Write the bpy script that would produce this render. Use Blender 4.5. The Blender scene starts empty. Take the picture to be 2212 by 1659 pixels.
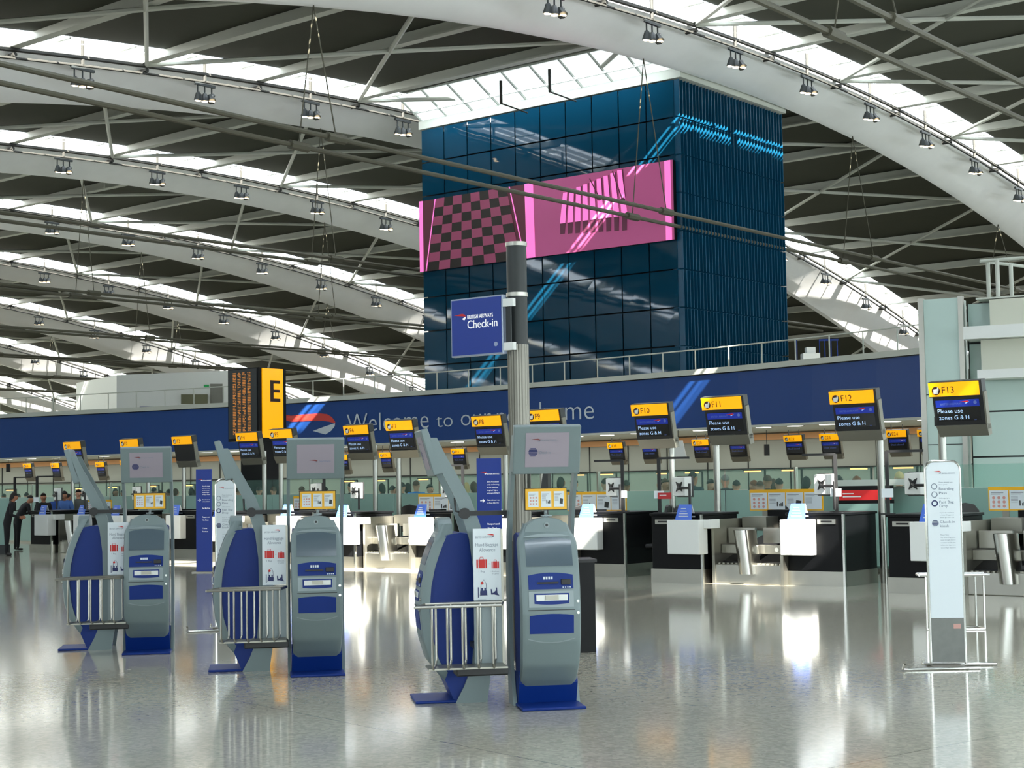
import bpy, bmesh, math, random
from mathutils import Vector, Matrix
random.seed(7)
sc = bpy.context.scene
C = sc.collection
# ------------------------------------------------------------------ camera, sky, sun, exposure
F_PX = 3420.0; CX, CY = 1106.0, 829.5; ROLL = 0.0172; EYE = 1.65
PIT = math.atan(210.5*math.cos(ROLL)/F_PX)
cam = bpy.data.cameras.new('camera'); cam.sensor_width = 36; cam.lens = 36*F_PX/2212
cam.clip_start = 0.1; cam.clip_end = 600
camo = bpy.data.objects.new('camera', cam); C.objects.link(camo)
camo.matrix_world = (Matrix.Translation((0, 0, EYE)) @ Matrix.Rotation(math.pi/2+PIT, 4, 'X')
                     @ Matrix.Rotation(-ROLL, 4, 'Z'))
sc.camera = camo
w = bpy.data.worlds.new('sky'); sc.world = w; w.use_nodes = True
w.node_tree.nodes['Background'].inputs[0].default_value = (0.86, 0.94, 1.0, 1)
w.node_tree.nodes['Background'].inputs[1].default_value = 3.0
AZ = math.radians(51.4)
U = Vector((-math.sin(AZ), math.cos(AZ), 0)); V = Vector((math.cos(AZ), math.sin(AZ), 0))
sun = bpy.data.lights.new('sun', 'SUN'); sun.energy = 60; sun.angle = math.radians(0.53); sun.color = (1, .95, .86)
suno = bpy.data.objects.new('sun', sun); C.objects.link(suno)
SD = (U*1.12 + V*0.6 + Vector((0, 0, -1))).normalized()
suno.rotation_euler = SD.to_track_quat('-Z', 'Y').to_euler(); suno.location = (0, 0, 60)
fl = bpy.data.lights.new('facade_daylight', 'AREA'); fl.shape = 'RECTANGLE'; fl.size = 60; fl.size_y = 10
fl.energy = 5000; fl.color = (.86, .95, 1)
flo = bpy.data.objects.new('facade_daylight', fl); C.objects.link(flo)
flo.location = V*(-21) + U*8 + Vector((0, 0, 6.2))
flo.rotation_euler = (V + Vector((0, 0, .8))).to_track_quat('-Z', 'Y').to_euler()
fl2 = bpy.data.lights.new('side_facade_daylight', 'AREA'); fl2.shape = 'RECTANGLE'; fl2.size = 130; fl2.size_y = 9
fl2.energy = 37000; fl2.color = (.86, .95, 1)
flo2 = bpy.data.objects.new('side_facade_daylight', fl2); C.objects.link(flo2)
flo2.location = U*(-23) + V*45 + Vector((0, 0, 5.5))
flo2.rotation_euler = (U + Vector((0, 0, 1.3))).to_track_quat('-Z', 'Y').to_euler()  # light added out of view, tilted up to brighten the roof girders
sc.view_settings.view_transform = 'Standard'; sc.view_settings.look = 'None'
sc.view_settings.exposure = 0.0; sc.view_settings.gamma = 1; sc.view_settings.use_curve_mapping = False

# ------------------------------------------------------------------ helpers
def ray(px, py):
    x = px-CX; y = py-CY; c, s = math.cos(ROLL), math.sin(ROLL)
    xr = c*x-s*y; yr = s*x+c*y
    cx, cz = xr/F_PX, -yr/F_PX
    Y = math.cos(PIT)-cz*math.sin(PIT); Z = math.sin(PIT)+cz*math.cos(PIT)
    return Vector((cx/Y, 1, Z/Y))
def at(px, py, D): return ray(px, py)*D + Vector((0, 0, EYE))
def P(a, b, z): v = V*a + U*b; return Vector((v.x, v.y, z))
def lin(c):
    return tuple(((x/255)/12.92 if x/255 <= .04045 else ((x/255+.055)/1.055)**2.4) for x in c)
MATS = {}
def mat(name, col, rough=.5, metal=0., emit=0., ecol=None, spec=.5, noise=0., nscale=20., coat=0., alpha=1., trans=0.):
    if name in MATS: return MATS[name]
    m = bpy.data.materials.new(name); m.use_nodes = True
    nt = m.node_tree; b = nt.nodes['Principled BSDF']
    c = lin(col)
    b.inputs['Base Color'].default_value = (*c, 1)
    b.inputs['Roughness'].default_value = rough; b.inputs['Metallic'].default_value = metal
    b.inputs['Specular IOR Level'].default_value = spec
    b.inputs['Coat Weight'].default_value = coat
    b.inputs['Alpha'].default_value = alpha
    b.inputs['Transmission Weight'].default_value = trans
    if emit:
        b.inputs['Emission Color'].default_value = (*lin(ecol or col), 1)
        b.inputs['Emission Strength'].default_value = emit
    if noise:
        t = nt.nodes.new('ShaderNodeTexNoise'); t.inputs['Scale'].default_value = nscale; t.inputs['Detail'].default_value = 4
        co = nt.nodes.new('ShaderNodeTexCoord'); nt.links.new(co.outputs['Object'], t.inputs['Vector'])
        r = nt.nodes.new('ShaderNodeMapRange'); r.inputs[3].default_value = 1-noise; r.inputs[4].default_value = 1+noise
        nt.links.new(t.outputs['Fac'], r.inputs[0])
        mx = nt.nodes.new('ShaderNodeVectorMath'); mx.operation = 'SCALE'; mx.inputs[0].default_value = c
        nt.links.new(r.outputs[0], mx.inputs['Scale']); nt.links.new(mx.outputs[0], b.inputs['Base Color'])
    MATS[name] = m
    return m
class MB:
    def __init__(s): s.v = []; s.f = []; s.m = []; s.mi = 0
    def add(s, vs, fs):
        n = len(s.v); s.v += [tuple(p) for p in vs]
        for f in fs: s.f.append([n+i for i in f]); s.m.append(s.mi)
        return s
    def hexa(s, p):  # 8 points: bottom 4 ccw, top 4 ccw
        return s.add(p, [(3, 2, 1, 0), (4, 5, 6, 7), (0, 1, 5, 4), (1, 2, 6, 5), (2, 3, 7, 6), (3, 0, 4, 7)])
    def box(s, x0, x1, y0, y1, z0, z1):
        return s.hexa([(x0, y0, z0), (x1, y0, z0), (x1, y1, z0), (x0, y1, z0), (x0, y0, z1), (x1, y0, z1), (x1, y1, z1), (x0, y1, z1)])
    def tube(s, path, r, n=8, cap=True):
        pts = [Vector(p) for p in path]; rings = []
        rs = r if isinstance(r, (list, tuple)) else [r]*len(pts)
        up = None
        for i, p in enumerate(pts):
            d = (pts[min(i+1, len(pts)-1)]-pts[max(i-1, 0)]).normalized()
            if up is None:
                a = Vector((0, 0, 1)) if abs(d.z) < .9 else Vector((1, 0, 0))
                up = (a-d*a.dot(d)).normalized()
            else:
                up = (up-d*up.dot(d)).normalized()
            sd = d.cross(up)
            rings.append([p+(up*math.cos(2*math.pi*k/n)+sd*math.sin(2*math.pi*k/n))*rs[i] for k in range(n)])
        vs = [q for rg in rings for q in rg]; fs = []
        for i in range(len(pts)-1):
            for k in range(n):
                a = i*n+k; b_ = i*n+(k+1) % n
                fs.append((a, b_, b_+n, a+n))
        if cap:
            fs.append(tuple(range(n-1, -1, -1))); fs.append(tuple((len(pts)-1)*n+k for k in range(n)))
        return s.add(vs, fs)
    def prism(s, poly, x0, x1, axis='x'):   # poly of (a,b); axis x: (y,z); y: (x,z); z: (x,y)
        n = len(poly)
        def mk(a, b, c):
            return {'x': (c, a, b), 'y': (a, c, b), 'z': (a, b, c)}[axis]
        vs = [mk(a, b, x0) for a, b in poly]+[mk(a, b, x1) for a, b in poly]
        fs = [tuple(range(n-1, -1, -1)), tuple(range(n, 2*n))]+[(i, (i+1) % n, n+(i+1) % n, n+i) for i in range(n)]
        return s.add(vs, fs)
    def quad(s, a, b, c, d): return s.add([a, b, c, d], [(0, 1, 2, 3)])
    def sphere(s, c, rx, ry, rz, n=12, m=8):
        vs = []; fs = []
        for j in range(m+1):
            t = math.pi*j/m
            for i in range(n):
                p = 2*math.pi*i/n
                vs.append((c[0]+rx*math.sin(t)*math.cos(p), c[1]+ry*math.sin(t)*math.sin(p), c[2]+rz*math.cos(t)))
        for j in range(m):
            for i in range(n):
                fs.append((j*n+i, (j+1)*n+i, (j+1)*n+(i+1) % n, j*n+(i+1) % n))
        return s.add(vs, fs)
    def mesh(s, name, mats):
        me = bpy.data.meshes.new(name); me.from_pydata(s.v, [], s.f)
        for m in (mats if isinstance(mats, (list, tuple)) else [mats]): me.materials.append(m)
        for p, i in zip(me.polygons, s.m): p.material_index = i
        bm = bmesh.new(); bm.from_mesh(me)
        bmesh.ops.remove_doubles(bm, verts=bm.verts, dist=1e-5)
        bmesh.ops.recalc_face_normals(bm, faces=bm.faces); bm.to_mesh(me); bm.free()
        return me
    def build(s, name, mats, parent=None, smooth=False, bevel=0, loc=None, rotz=None):
        me = s.mesh(name, mats)
        o = bpy.data.objects.new(name, me); C.objects.link(o)
        if parent is not None: o.parent = parent
        if loc is not None: o.location = loc
        if rotz is not None: o.rotation_euler = (0, 0, rotz)
        if smooth:
            for p in me.polygons: p.use_smooth = True
            try:
                me.set_sharp_from_angle(angle=math.radians(40))
            except Exception: pass
        if bevel:
            b = o.modifiers.new('bevel', 'BEVEL'); b.width = bevel; b.segments = 2; b.limit_method = 'ANGLE'
        return o
def tag(o, label=None, cat=None, group=None, kind=None):
    if label: o['label'] = label
    if cat: o['category'] = cat
    if group: o['group'] = group
    if kind: o['kind'] = kind
    return o
def thing(name, label, cat, loc=(0, 0, 0), rotz=0, group=None):
    o = bpy.data.objects.new(name, None); C.objects.link(o); o.empty_display_size = .2
    o.location = loc; o.rotation_euler = (0, 0, rotz)
    return tag(o, label, cat, group)
KIDS = {}
def dup(root, loc, rotz, label=None, group=None):
    def cp(o, par):
        c = o.copy(); C.objects.link(c); c.parent = par
        for ch in list(o.children): cp(ch, c)
        return c
    r = cp(root, None); r.location = loc; r.rotation_euler = (0, 0, rotz)
    if label: r['label'] = label
    if group: r['group'] = group
    return r
TXT = {}
def text_mesh(s, material, bold=0.):
    k = (s, material.name, bold)
    if k in TXT: return TXT[k]
    cu = bpy.data.curves.new('lettering', 'FONT'); cu.body = s; cu.size = 1; cu.resolution_u = 3
    cu.offset = bold; cu.extrude = 0.004
    ob = bpy.data.objects.new('lettering', cu); C.objects.link(ob)
    bpy.context.view_layer.update()
    me = bpy.data.meshes.new_from_object(ob.evaluated_get(bpy.context.evaluated_depsgraph_get()))
    bpy.data.objects.remove(ob); bpy.data.curves.remove(cu)
    me.materials.clear(); me.materials.append(material)
    xs = [v.co.x for v in me.vertices] or [0, 1]; ys = [v.co.y for v in me.vertices] or [0, 1]
    for v in me.vertices: v.co.x -= min(xs)
    wd = max(xs)-min(xs)
    TXT[k] = (me, wd)
    return TXT[k]
def put_text(s, material, parent, loc, h, rot=(math.pi/2, 0, 0), width=None, bold=0., name='lettering'):
    """upright text facing local -y; h = cap height in metres; width fits the run"""
    me, wd = text_mesh(s, material, bold)
    o = bpy.data.objects.new(name, me); C.objects.link(o); o.parent = parent
    sc_ = h/0.7
    o.scale = ((width/wd) if width else sc_, sc_, sc_*.5 if not width else sc_*.5)
    o.location = loc; o.rotation_euler = rot
    return o

# ------------------------------------------------------------------ materials
M_girder = mat('painted_white_steel', (242, 243, 242), .38, noise=.04, nscale=1.5)
M_beam = mat('cross_beam_paint', (196, 198, 188), .5)
M_ceil = mat('olive_ceiling_panel', (60, 61, 48), .85, noise=.05, nscale=3)
M_pipe = mat('grey_pipe', (42, 42, 38), .7, .0)
M_cable = mat('steel_tie_rod', (88, 86, 72), .5, .3)
M_frost = mat('frosted_glazing', (235, 242, 245), .6, emit=9.0, ecol=(232, 244, 255))
M_steel = mat('brushed_stainless', (176, 174, 166), .3, 1.0, noise=.04, nscale=8)
M_steel2 = mat('satin_stainless', (150, 148, 138), .38, .9)
M_chrome = mat('polished_steel', (200, 200, 196), .18, 1.0)
M_black = mat('black_laminate', (10, 11, 13), .36, spec=.18)
M_blackp = mat('black_plastic', (16, 16, 17), .45)
M_dark = mat('dark_grey_metal', (46, 50, 50), .45, .2)
M_white = mat('white_solid_surface', (226, 228, 224), .35)
M_poster = mat('white_poster', (214, 222, 226), .4)
M_kgrey = mat('kiosk_grey', (116, 130, 132), .42, .15, noise=.03, nscale=150)
M_kgrey2 = mat('kiosk_panel_grey', (138, 150, 152), .38, .1)
M_kblue = mat('kiosk_blue', (4, 42, 118), .45, spec=.3, noise=.02)
M_kscreen = mat('kiosk_screen_glass', (84, 98, 108), .12, spec=.8)
M_ksign = mat('kiosk_sign_face', (150, 140, 150), .5)
M_navy = mat('navy_print', (20, 34, 92), .5)
M_slate = mat('slate_print', (110, 124, 140), .5)
M_red = mat('red_print', (196, 28, 24), .5)
M_fascia = mat('fascia_blue', (24, 64, 128), .5, spec=.3, noise=.02, nscale=.6)
M_rim = mat('parapet_white', (190, 194, 184), .5, noise=.03, nscale=3)
M_fletter = mat('fascia_lettering', (196, 206, 214), .5)
M_fred = mat('fascia_red', (206, 60, 50), .5)
M_yellow = mat('backlit_yellow', (255, 182, 0), .4, emit=.55, ecol=(255, 170, 0))
M_ylw_p = mat('yellow_panel', (238, 178, 12), .4)
M_brown = mat('brown_lettering', (50, 22, 8), .5)
M_scr = mat('screen_black', (8, 9, 12), .15, spec=.6)
M_scrblue = mat('screen_blue_band', (18, 44, 150), .3, emit=.25, ecol=(18, 44, 160))
M_scrtxt = mat('screen_lettering', (190, 215, 250), .4, emit=.55, ecol=(170, 205, 250))
M_scrdim = mat('screen_dim_lettering', (90, 110, 170), .4, emit=.2, ecol=(90, 110, 190))
M_signblue = mat('sign_blue', (4, 44, 128), .4, emit=.08, ecol=(10, 56, 180))
M_signtxt = mat('sign_white_lettering', (240, 240, 240), .4, emit=.5, ecol=(240, 240, 235))
M_teal = mat('frosted_teal_glass', (134, 168, 158), .3, spec=.5)
M_teal2 = mat('pale_teal_cladding', (184, 206, 199), .25, spec=.6)
M_tray = mat('olive_grey_metal', (118, 116, 104), .45, .5)
M_column = mat('column_steel', (118, 116, 108), .36, .9, noise=.1, nscale=5)
M_pole = mat('pole_steel', (150, 150, 144), .3, 1.0)
M_wallp = mat('back_wall_panel', (176, 184, 176), .35, noise=.03, nscale=1)
M_cream = mat('cream_plaster', (205, 206, 190), .7)
M_orange = mat('lamp_orange', (255, 190, 120), .4, emit=4, ecol=(255, 168, 92))
M_spotlit = mat('lamp_lit', (255, 235, 200), .4, emit=14, ecol=(255, 226, 180))
M_down = mat('downlight_lit', (255, 255, 250), .4, emit=5, ecol=(250, 250, 240))
M_hot = mat('cove_glow', (225, 176, 130), .6, emit=.05, ecol=(240, 160, 90))
def glass_mat(name, tint, a):
    m = bpy.data.materials.new(name); m.use_nodes = True; nt = m.node_tree
    b = nt.nodes['Principled BSDF']; out = nt.nodes['Material Output']
    b.inputs['Base Color'].default_value = (*lin(tint), 1); b.inputs['Roughness'].default_value = .05
    tr = nt.nodes.new('ShaderNodeBsdfTransparent'); tr.inputs[0].default_value = (.86, .95, .92, 1)
    mx = nt.nodes.new('ShaderNodeMixShader'); mx.inputs[0].default_value = a
    nt.links.new(tr.outputs[0], mx.inputs[1]); nt.links.new(b.outputs[0], mx.inputs[2])
    nt.links.new(mx.outputs[0], out.inputs[0]); return m
M_clear = glass_mat('clear_screen_glass', (150, 190, 180), .10)
def floor_mat():
    m = bpy.data.materials.new('polished_terrazzo'); m.use_nodes = True; nt = m.node_tree
    b = nt.nodes['Principled BSDF']; L = nt.links
    co = nt.nodes.new('ShaderNodeTexCoord')
    vo = nt.nodes.new('ShaderNodeTexVoronoi'); vo.inputs['Scale'].default_value = 38
    n1 = nt.nodes.new('ShaderNodeTexNoise'); n1.inputs['Scale'].default_value = 1.1; n1.inputs['Detail'].default_value = 5
    n2 = nt.nodes.new('ShaderNodeTexNoise'); n2.inputs['Scale'].default_value = 12; n2.inputs['Detail'].default_value = 6
    for n in (vo, n1, n2): L.new(co.outputs['Object'], n.inputs['Vector'])
    r1 = nt.nodes.new('ShaderNodeMapRange'); r1.inputs[1].default_value = 0; r1.inputs[2].default_value = 1
    r1.inputs[3].default_value = .84; r1.inputs[4].default_value = 1.16
    sp = nt.nodes.new('ShaderNodeSeparateColor'); L.new(vo.outputs['Color'], sp.inputs[0]); L.new(sp.outputs[0], r1.inputs[0])
    r2 = nt.nodes.new('ShaderNodeMapRange'); r2.inputs[3].default_value = .9; r2.inputs[4].default_value = 1.1; L.new(n1.outputs['Fac'], r2.inputs[0])
    r3 = nt.nodes.new('ShaderNodeMapRange'); r3.inputs[3].default_value = .93; r3.inputs[4].default_value = 1.07; L.new(n2.outputs['Fac'], r3.inputs[0])
    m1 = nt.nodes.new('ShaderNodeMath'); m1.operation = 'MULTIPLY'; L.new(r1.outputs[0], m1.inputs[0]); L.new(r2.outputs[0], m1.inputs[1])
    m2 = nt.nodes.new('ShaderNodeMath'); m2.operation = 'MULTIPLY'; L.new(m1.outputs[0], m2.inputs[0]); L.new(r3.outputs[0], m2.inputs[1])
    # movement joints every 6 m
    mp = nt.nodes.new('ShaderNodeMapping'); mp.inputs['Rotation'].default_value = (0, 0, AZ-math.pi/2); L.new(co.outputs['Object'], mp.inputs[0])
    br = nt.nodes.new('ShaderNodeTexBrick'); br.offset = 0; br.inputs['Scale'].default_value = 1
    br.inputs['Brick Width'].default_value = 6; br.inputs['Row Height'].default_value = 6; br.inputs['Mortar Size'].default_value = .006
    br.inputs['Color1'].default_value = (1, 1, 1, 1); br.inputs['Color2'].default_value = (1, 1, 1, 1); br.inputs['Mortar'].default_value = (.55, .55, .55, 1)
    L.new(mp.outputs[0], br.inputs[0])
    sc1 = nt.nodes.new('ShaderNodeVectorMath'); sc1.operation = 'SCALE'; sc1.inputs[0].default_value = lin((168, 164, 150)); L.new(m2.outputs[0], sc1.inputs['Scale'])
    mu = nt.nodes.new('ShaderNodeVectorMath'); mu.operation = 'MULTIPLY'; L.new(sc1.outputs[0], mu.inputs[0]); L.new(br.outputs[0], mu.inputs[1])
    L.new(mu.outputs[0], b.inputs['Base Color'])
    rr = nt.nodes.new('ShaderNodeMapRange'); rr.inputs[3].default_value = .06; rr.inputs[4].default_value = .13; L.new(n2.outputs['Fac'], rr.inputs[0])
    L.new(rr.outputs[0], b.inputs['Roughness']); b.inputs['Specular IOR Level'].default_value = .7
    return m
M_floor = floor_mat()

# ------------------------------------------------------------------ shell: floor, roof, far walls
ST = lambda o: tag(o, kind='structure')
A0, A1 = -22.0, 121.0
B0, B1 = -24.0, 176.0
mb = MB(); mb.add([P(A0, B0, 0), P(A1, B0, 0), P(A1, B1, 0), P(A0, B1, 0), P(A0, B0, -.3), P(A1, B0, -.3), P(A1, B1, -.3), P(A0, B1, -.3)],
       [(0, 1, 2, 3), (7, 6, 5, 4), (0, 4, 5, 1), (1, 5, 6, 2), (2, 6, 7, 3), (3, 7, 4, 0)])
ST(mb.build('floor', M_floor))
KS = 17/18.0
def cubic(c, a):
    t = a/KS/50
    return EYE+(c[0]+c[1]*t+c[2]*t*t+c[3]*t**3-EYE)*KS
CL = (6.36796872, 21.22219219, -10.03947949, .56616596)
CU = (12.14917484, 11.51007939, -4.0816687, -.46427736)
def zl(a):
    if a < 26: return cubic(CL, 26)+(a-26)*.17
    return cubic(CL, a)
def zu(a):
    if a < 26: return cubic(CU, 26)+(a-26)*.12
    return cubic(CU, a)
BG = 32.1; SP = 17.0; OFF = 1.9; GLZ = 1.5
NODES = [37.2+5.6667*n for n in range(-10, 15)]
NODES = [n for n in NODES if n > A0 and n < A1]
SEG = sorted(set([A0, A1]+NODES+[a+2.83 for a in NODES if a+2.83 < A1]))
wv = lambda a, da=0: 0
gl_names = {0: 'nearest white arched roof girder, crossing over the blue cube', 1: 'white arched roof girder passing just behind the blue cube',
            2: 'third white roof girder back, meeting the cube beside its pink screen', 3: 'fourth white roof girder back, ending low at the cube',
            4: 'fifth white roof girder back, dropping behind the E pillar', 5: 'sixth white roof girder back, above the white rooftop room',
            6: 'seventh white roof girder back, low at the far left', 7: 'farthest white roof girder, just above the left parapet'}
SPOTS = []
for k in range(-3, 9):
    b = BG+SP*k
    # girder: lower edge at b, camera-side face leans out to the pipe line at b-OFF, hollow triangular section
    g = MB()
    gb = b
    sec = lambda a: [P(a, gb-OFF, zu(a)-.12), P(a, gb-OFF, zu(a)), P(a, gb+1.0, zu(a)+.9), P(a, gb+1.0, zl(a)+.7), P(a, gb+.35, zl(a)), P(a, gb, zl(a)),
                     P(a, gb-OFF*.30, zl(a)+(zu(a)-zl(a))*.30)]
    vs = []; fs = []; n = 7
    for a in SEG: vs += sec(a)
    for i in range(len(SEG)-1):
        for q in range(n): fs.append((i*n+q, i*n+(q+1) % n, (i+1)*n+(q+1) % n, (i+1)*n+q))
    fs += [tuple(range(n)), tuple((len(SEG)-1)*n+q for q in range(n))]
    g.add(vs, fs)
    if k == -2:   # unseen girder, slimmed and shifted so sun can reach the desks
        gb = b+1.5; g = MB(); vs = []; fs = []
        for a in SEG: vs += [P(a, gb-.25, zu(a)), P(a, gb+.25, zu(a)), P(a, gb+.15, zl(a)), P(a, gb-.15, zl(a))]
        for i in range(len(SEG)-1):
            for q in range(4): fs.append((i*4+q, i*4+(q+1) % 4, (i+1)*4+(q+1) % 4, (i+1)*4+q))
        g.add(vs, fs)
    go = g.build('roof_girder', M_girder, smooth=True)
    tag(go, gl_names.get(k, 'white arched roof girder overhead outside the view'), 'beam', 'white arched roof girders')
    p = MB(); p.tube([P(a, b-OFF-.25, zu(a)-.12) for a in SEG], .085, 6); p.build('light_rail', M_pipe, go)
    p = MB(); p.tube([P(a, b-OFF-.25, zu(a)-.42) for a in SEG], .05, 6); p.build('light_rail', M_pipe, go)
    # stub posts between rail and roof at the mid nodes, brackets at the nodes
    for a in NODES:
        if a < 24 or a > 114 or k < -1: continue
        p = MB(); p.tube([P(a, b-OFF+.15, zu(a)-.3), P(a, b-OFF-.32, zu(a)-.3)], .09, 6); p.build('rail_bracket', M_pipe, go)
        am = a+2.83
        p = MB(); p.tube([P(am, b-OFF-.25, zu(am)-.4), P(am, b-OFF-.25, zu(am)+.5)], .07, 6); p.build('rail_post', M_pipe, go)
    # ceiling of the bay on the camera side of this girder
    if k > -3:
        c = MB()
        bb = [b-SP+.9, b-SP*.5-1.5, b-OFF-GLZ]
        hh = [.42, .42, .26]
        runs = [SEG]
        if k == -1:
            s0_, s1_ = 12.4, 15.3
            runs = [[a for a in SEG if a < s0_]+[s0_], [s1_]+[a for a in SEG if a > s1_]]   # added roof slot, out of view, letting sun onto the desks
        for RUN in runs:
            vs = []; fs = []
            for a in RUN:
                for q, h in zip(bb, hh): vs.append(P(a, q, zu(a)+h))
                for q, h in zip(bb[::-1], hh[::-1]): vs.append(P(a, q, zu(a)+h+.35))
            n = 6
            for i in range(len(RUN)-1):
                for q in range(n): fs.append((i*n+q, i*n+(q+1) % n, (i+1)*n+(q+1) % n, (i+1)*n+q))
            fs += [tuple(range(n)), tuple((len(RUN)-1)*n+q for q in range(n))]
            c.add(vs, fs)
        co_ = ST(c.build('ceiling', M_ceil))
        # cross beams
        for a in NODES:
            cb = MB(); zz = zu(a); y0, y1 = b-SP+.3, b-OFF+.1
            dz = .45
            cb.hexa([P(a-.1, y0, zz+.05), P(a+.1, y0, zz+.05), P(a+.1, y1, zz+.0), P(a-.1, y1, zz+.0),
                     P(a-.1, y0, zz+.42), P(a+.1, y0, zz+.42), P(a+.1, y1, zz+.3), P(a-.1, y1, zz+.3)])
            cb.hexa([P(a-.19, y0, zz-.03), P(a+.19, y0, zz-.03), P(a+.19, y1, zz-.06), P(a-.19, y1, zz-.06),
                     P(a-.19, y0, zz+.05), P(a+.19, y0, zz+.05), P(a+.19, y1, zz+.02), P(a-.19, y1, zz+.02)])
            cb.build('cross_beam', M_beam, co_)
        for i in range(0, len(NODES)-2, 2):
            if i % 2: continue
            a, a2 = NODES[i], NODES[i+2]
            for (p0, p1) in ((P(a, b-SP+.6, zu(a)-.1), P(a2, b-OFF-.3, zu(a2)-.1)), (P(a2, b-SP+.6, zu(a2)-.1), P(a, b-OFF-.3, zu(a)-.1))):
                br = MB(); br.tube([p0, (p0+p1)/2+Vector((0, 0, (zu((a+a2)/2)-.15)-((p0+p1)/2).z)), p1], .09, 6)
                br.build('brace', M_beam, co_)
        # glazing: frosted strips with two clear slits, small mullions
        s = MB()
        for (q0, q1) in ((-GLZ, -1.22), (-.76, -.64), (-.18, -.02), (-1.22, -.76), (-.64, -.18)):
            for i in range(len(SEG)-1):
                gp_ = .04 if SEG[i] > 22 else 0
                a, a2 = SEG[i]+gp_, SEG[i+1]-gp_
                if (q0, q1) in ((-1.22, -.76), (-.64, -.18)) and a > 24: continue  # slits filled in the unseen part, keeping sun streaks off the near floor
                for aa, ab in ([(a, min(a2, 12.4)), (max(a, 14.2), a2)] if (k == -2 and a < 14.2 and a2 > 12.4) else [(a, a2)]):  # gap in the unseen glazing, continuing the added sun slot
                    if ab-aa > .02: s.add([P(aa, b-OFF+q0, zu(aa)+.24), P(ab, b-OFF+q0, zu(ab)+.24), P(ab, b-OFF+q1, zu(ab)+.24), P(aa, b-OFF+q1, zu(aa)+.24)], [(0, 1, 2, 3)])
        if k == -2:  # added cover beside the slim girder, blocks stray sun except at the slot
            for run in ([a for a in SEG if a < 12.4]+[12.4], [14.2]+[a for a in SEG if a > 14.2]):
                for a, a2 in zip(run, run[1:]): s.quad(P(a, b-OFF-.03, zu(a)+.26), P(a2, b-OFF-.03, zu(a2)+.26), P(a2, b+1.0, zu(a2)+.26), P(a, b+1.0, zu(a)+.26))
        s.build('skylight', M_frost, co_)
        for a in SEG[:-1]:
            if a < 28 or a > 112 or k < 0: continue
            am = a+1.41
            s = MB(); s.tube([P(am, b-OFF-GLZ, zu(am)+.2), P(am, b-OFF, zu(am)+.2)], .04, 4); s.build('glazing_bar', M_beam, co_)
        # upstand that closes the girder side of the glazing
        s = MB()
        for i in range(len(SEG)-1):
            a, a2 = SEG[i], SEG[i+1]
            s.quad(P(a, b-SP+.95, zu(a)-.1), P(a2, b-SP+.95, zu(a2)-.1), P(a2, b-SP+.95, zu(a2)+1.1), P(a, b-SP+.95, zu(a)+1.1))
        s.build('ceiling_upstand', M_beam, co_)
    # tie rods in pairs with V hangers
    if -2 <= k <= 7:
        tg = thing('tie_rod_pair', {-1: 'pair of horizontal steel tie rods crossing the upper right corner', 0: 'pair of steel tie rods running in front of the blue cube',
             1: 'pair of steel tie rods second in depth, meeting the cube by its pink screen', 2: 'pair of tie rods third in depth, left of the check-in sign',
             3: 'pair of tie rods fourth in depth, above the E pillar'}.get(k, 'pair of far tie rods low under the left part of the roof'), 'tie rod', P(31.5, b, 11.4), 0, 'paired steel tie rods under the roof')
        o0 = Vector(tg.location)
        for sgn in (-.75, .75):
            r_ = MB(); r_.tube([P(-20, b+sgn, 11.4)-o0, P(96, b+sgn, 11.4)-o0], .075, 8); r_.build('rod', M_cable, tg)
            for a in (31.5, 48.5, 65.5, 82.5):
                r_ = MB(); r_.tube([P(a-.35, b+sgn, 11.4)-o0, P(a+.35, b+sgn, 11.4)-o0], .14, 8); r_.build('clamp', M_cable, tg)
                r_ = MB(); r_.tube([P(a, b+.1, zl(a)-.02)-o0, P(a, b+sgn, 11.45)-o0], .02, 4); r_.build('hanger', M_cable, tg)

# spotlights on the rails
def make_spots():
    t = thing('spotlight_cluster', 'x', 'spotlight')
    m = MB(); m.box(-.5, .5, -.05, .05, -.1, 0)
    for x in (-.35, 0, .35): m.tube([(x, 0, -.08), (x, 0, -.42)], .03, 5)
    m.build('mount', M_dark, t)
    for x, y, zt in ((-.35, .06, -.02), (0, -.0, -.02), (.42, -.18, .12)):
        h = MB(); h.tube([(x, y*.2, -.38), (x+y, y*.3, -.48), (x+y*1.2, y, -.68)], [.07, .13, .17], 8, True); ho = h.build('lamp_head', M_dark, t, smooth=True)
        l = MB(); l.tube([(x+y*1.2, y, -.685), (x+y*1.2, y, -.70)], .12, 8); l.build('lens', M_spotlit, ho)
    return t
sp0 = None
for k in range(-1, 7):
    b = BG+SP*k
    for i, a in enumerate(NODES):
        am = a+2.83
        if am > 112 or am < 28: continue
        if k == -1 and am < 60: continue
        loc = P(am, b-OFF-.25, zu(am)-.5)
        lb = '{} on the light rail of the {} roof girder'.format('three-headed spotlight cluster', {0: 'nearest', 1: 'second', 2: 'third', 3: 'fourth', 4: 'fifth', 5: 'sixth', 6: 'seventh'}.get(k, 'overhead'))
        if sp0 is None: sp0 = make_spots(); o = sp0; o.location = loc; o.rotation_euler = (0, 0, AZ)
        else: o = dup(sp0, loc, AZ)
        o['label'] = lb; o['group'] = 'spotlight clusters along the {} girder'.format({0: 'nearest', 1: 'second', 2: 'third', 3: 'fourth', 4: 'fifth', 5: 'sixth', 6: 'seventh'}.get(k, 'overhead'))
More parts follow.
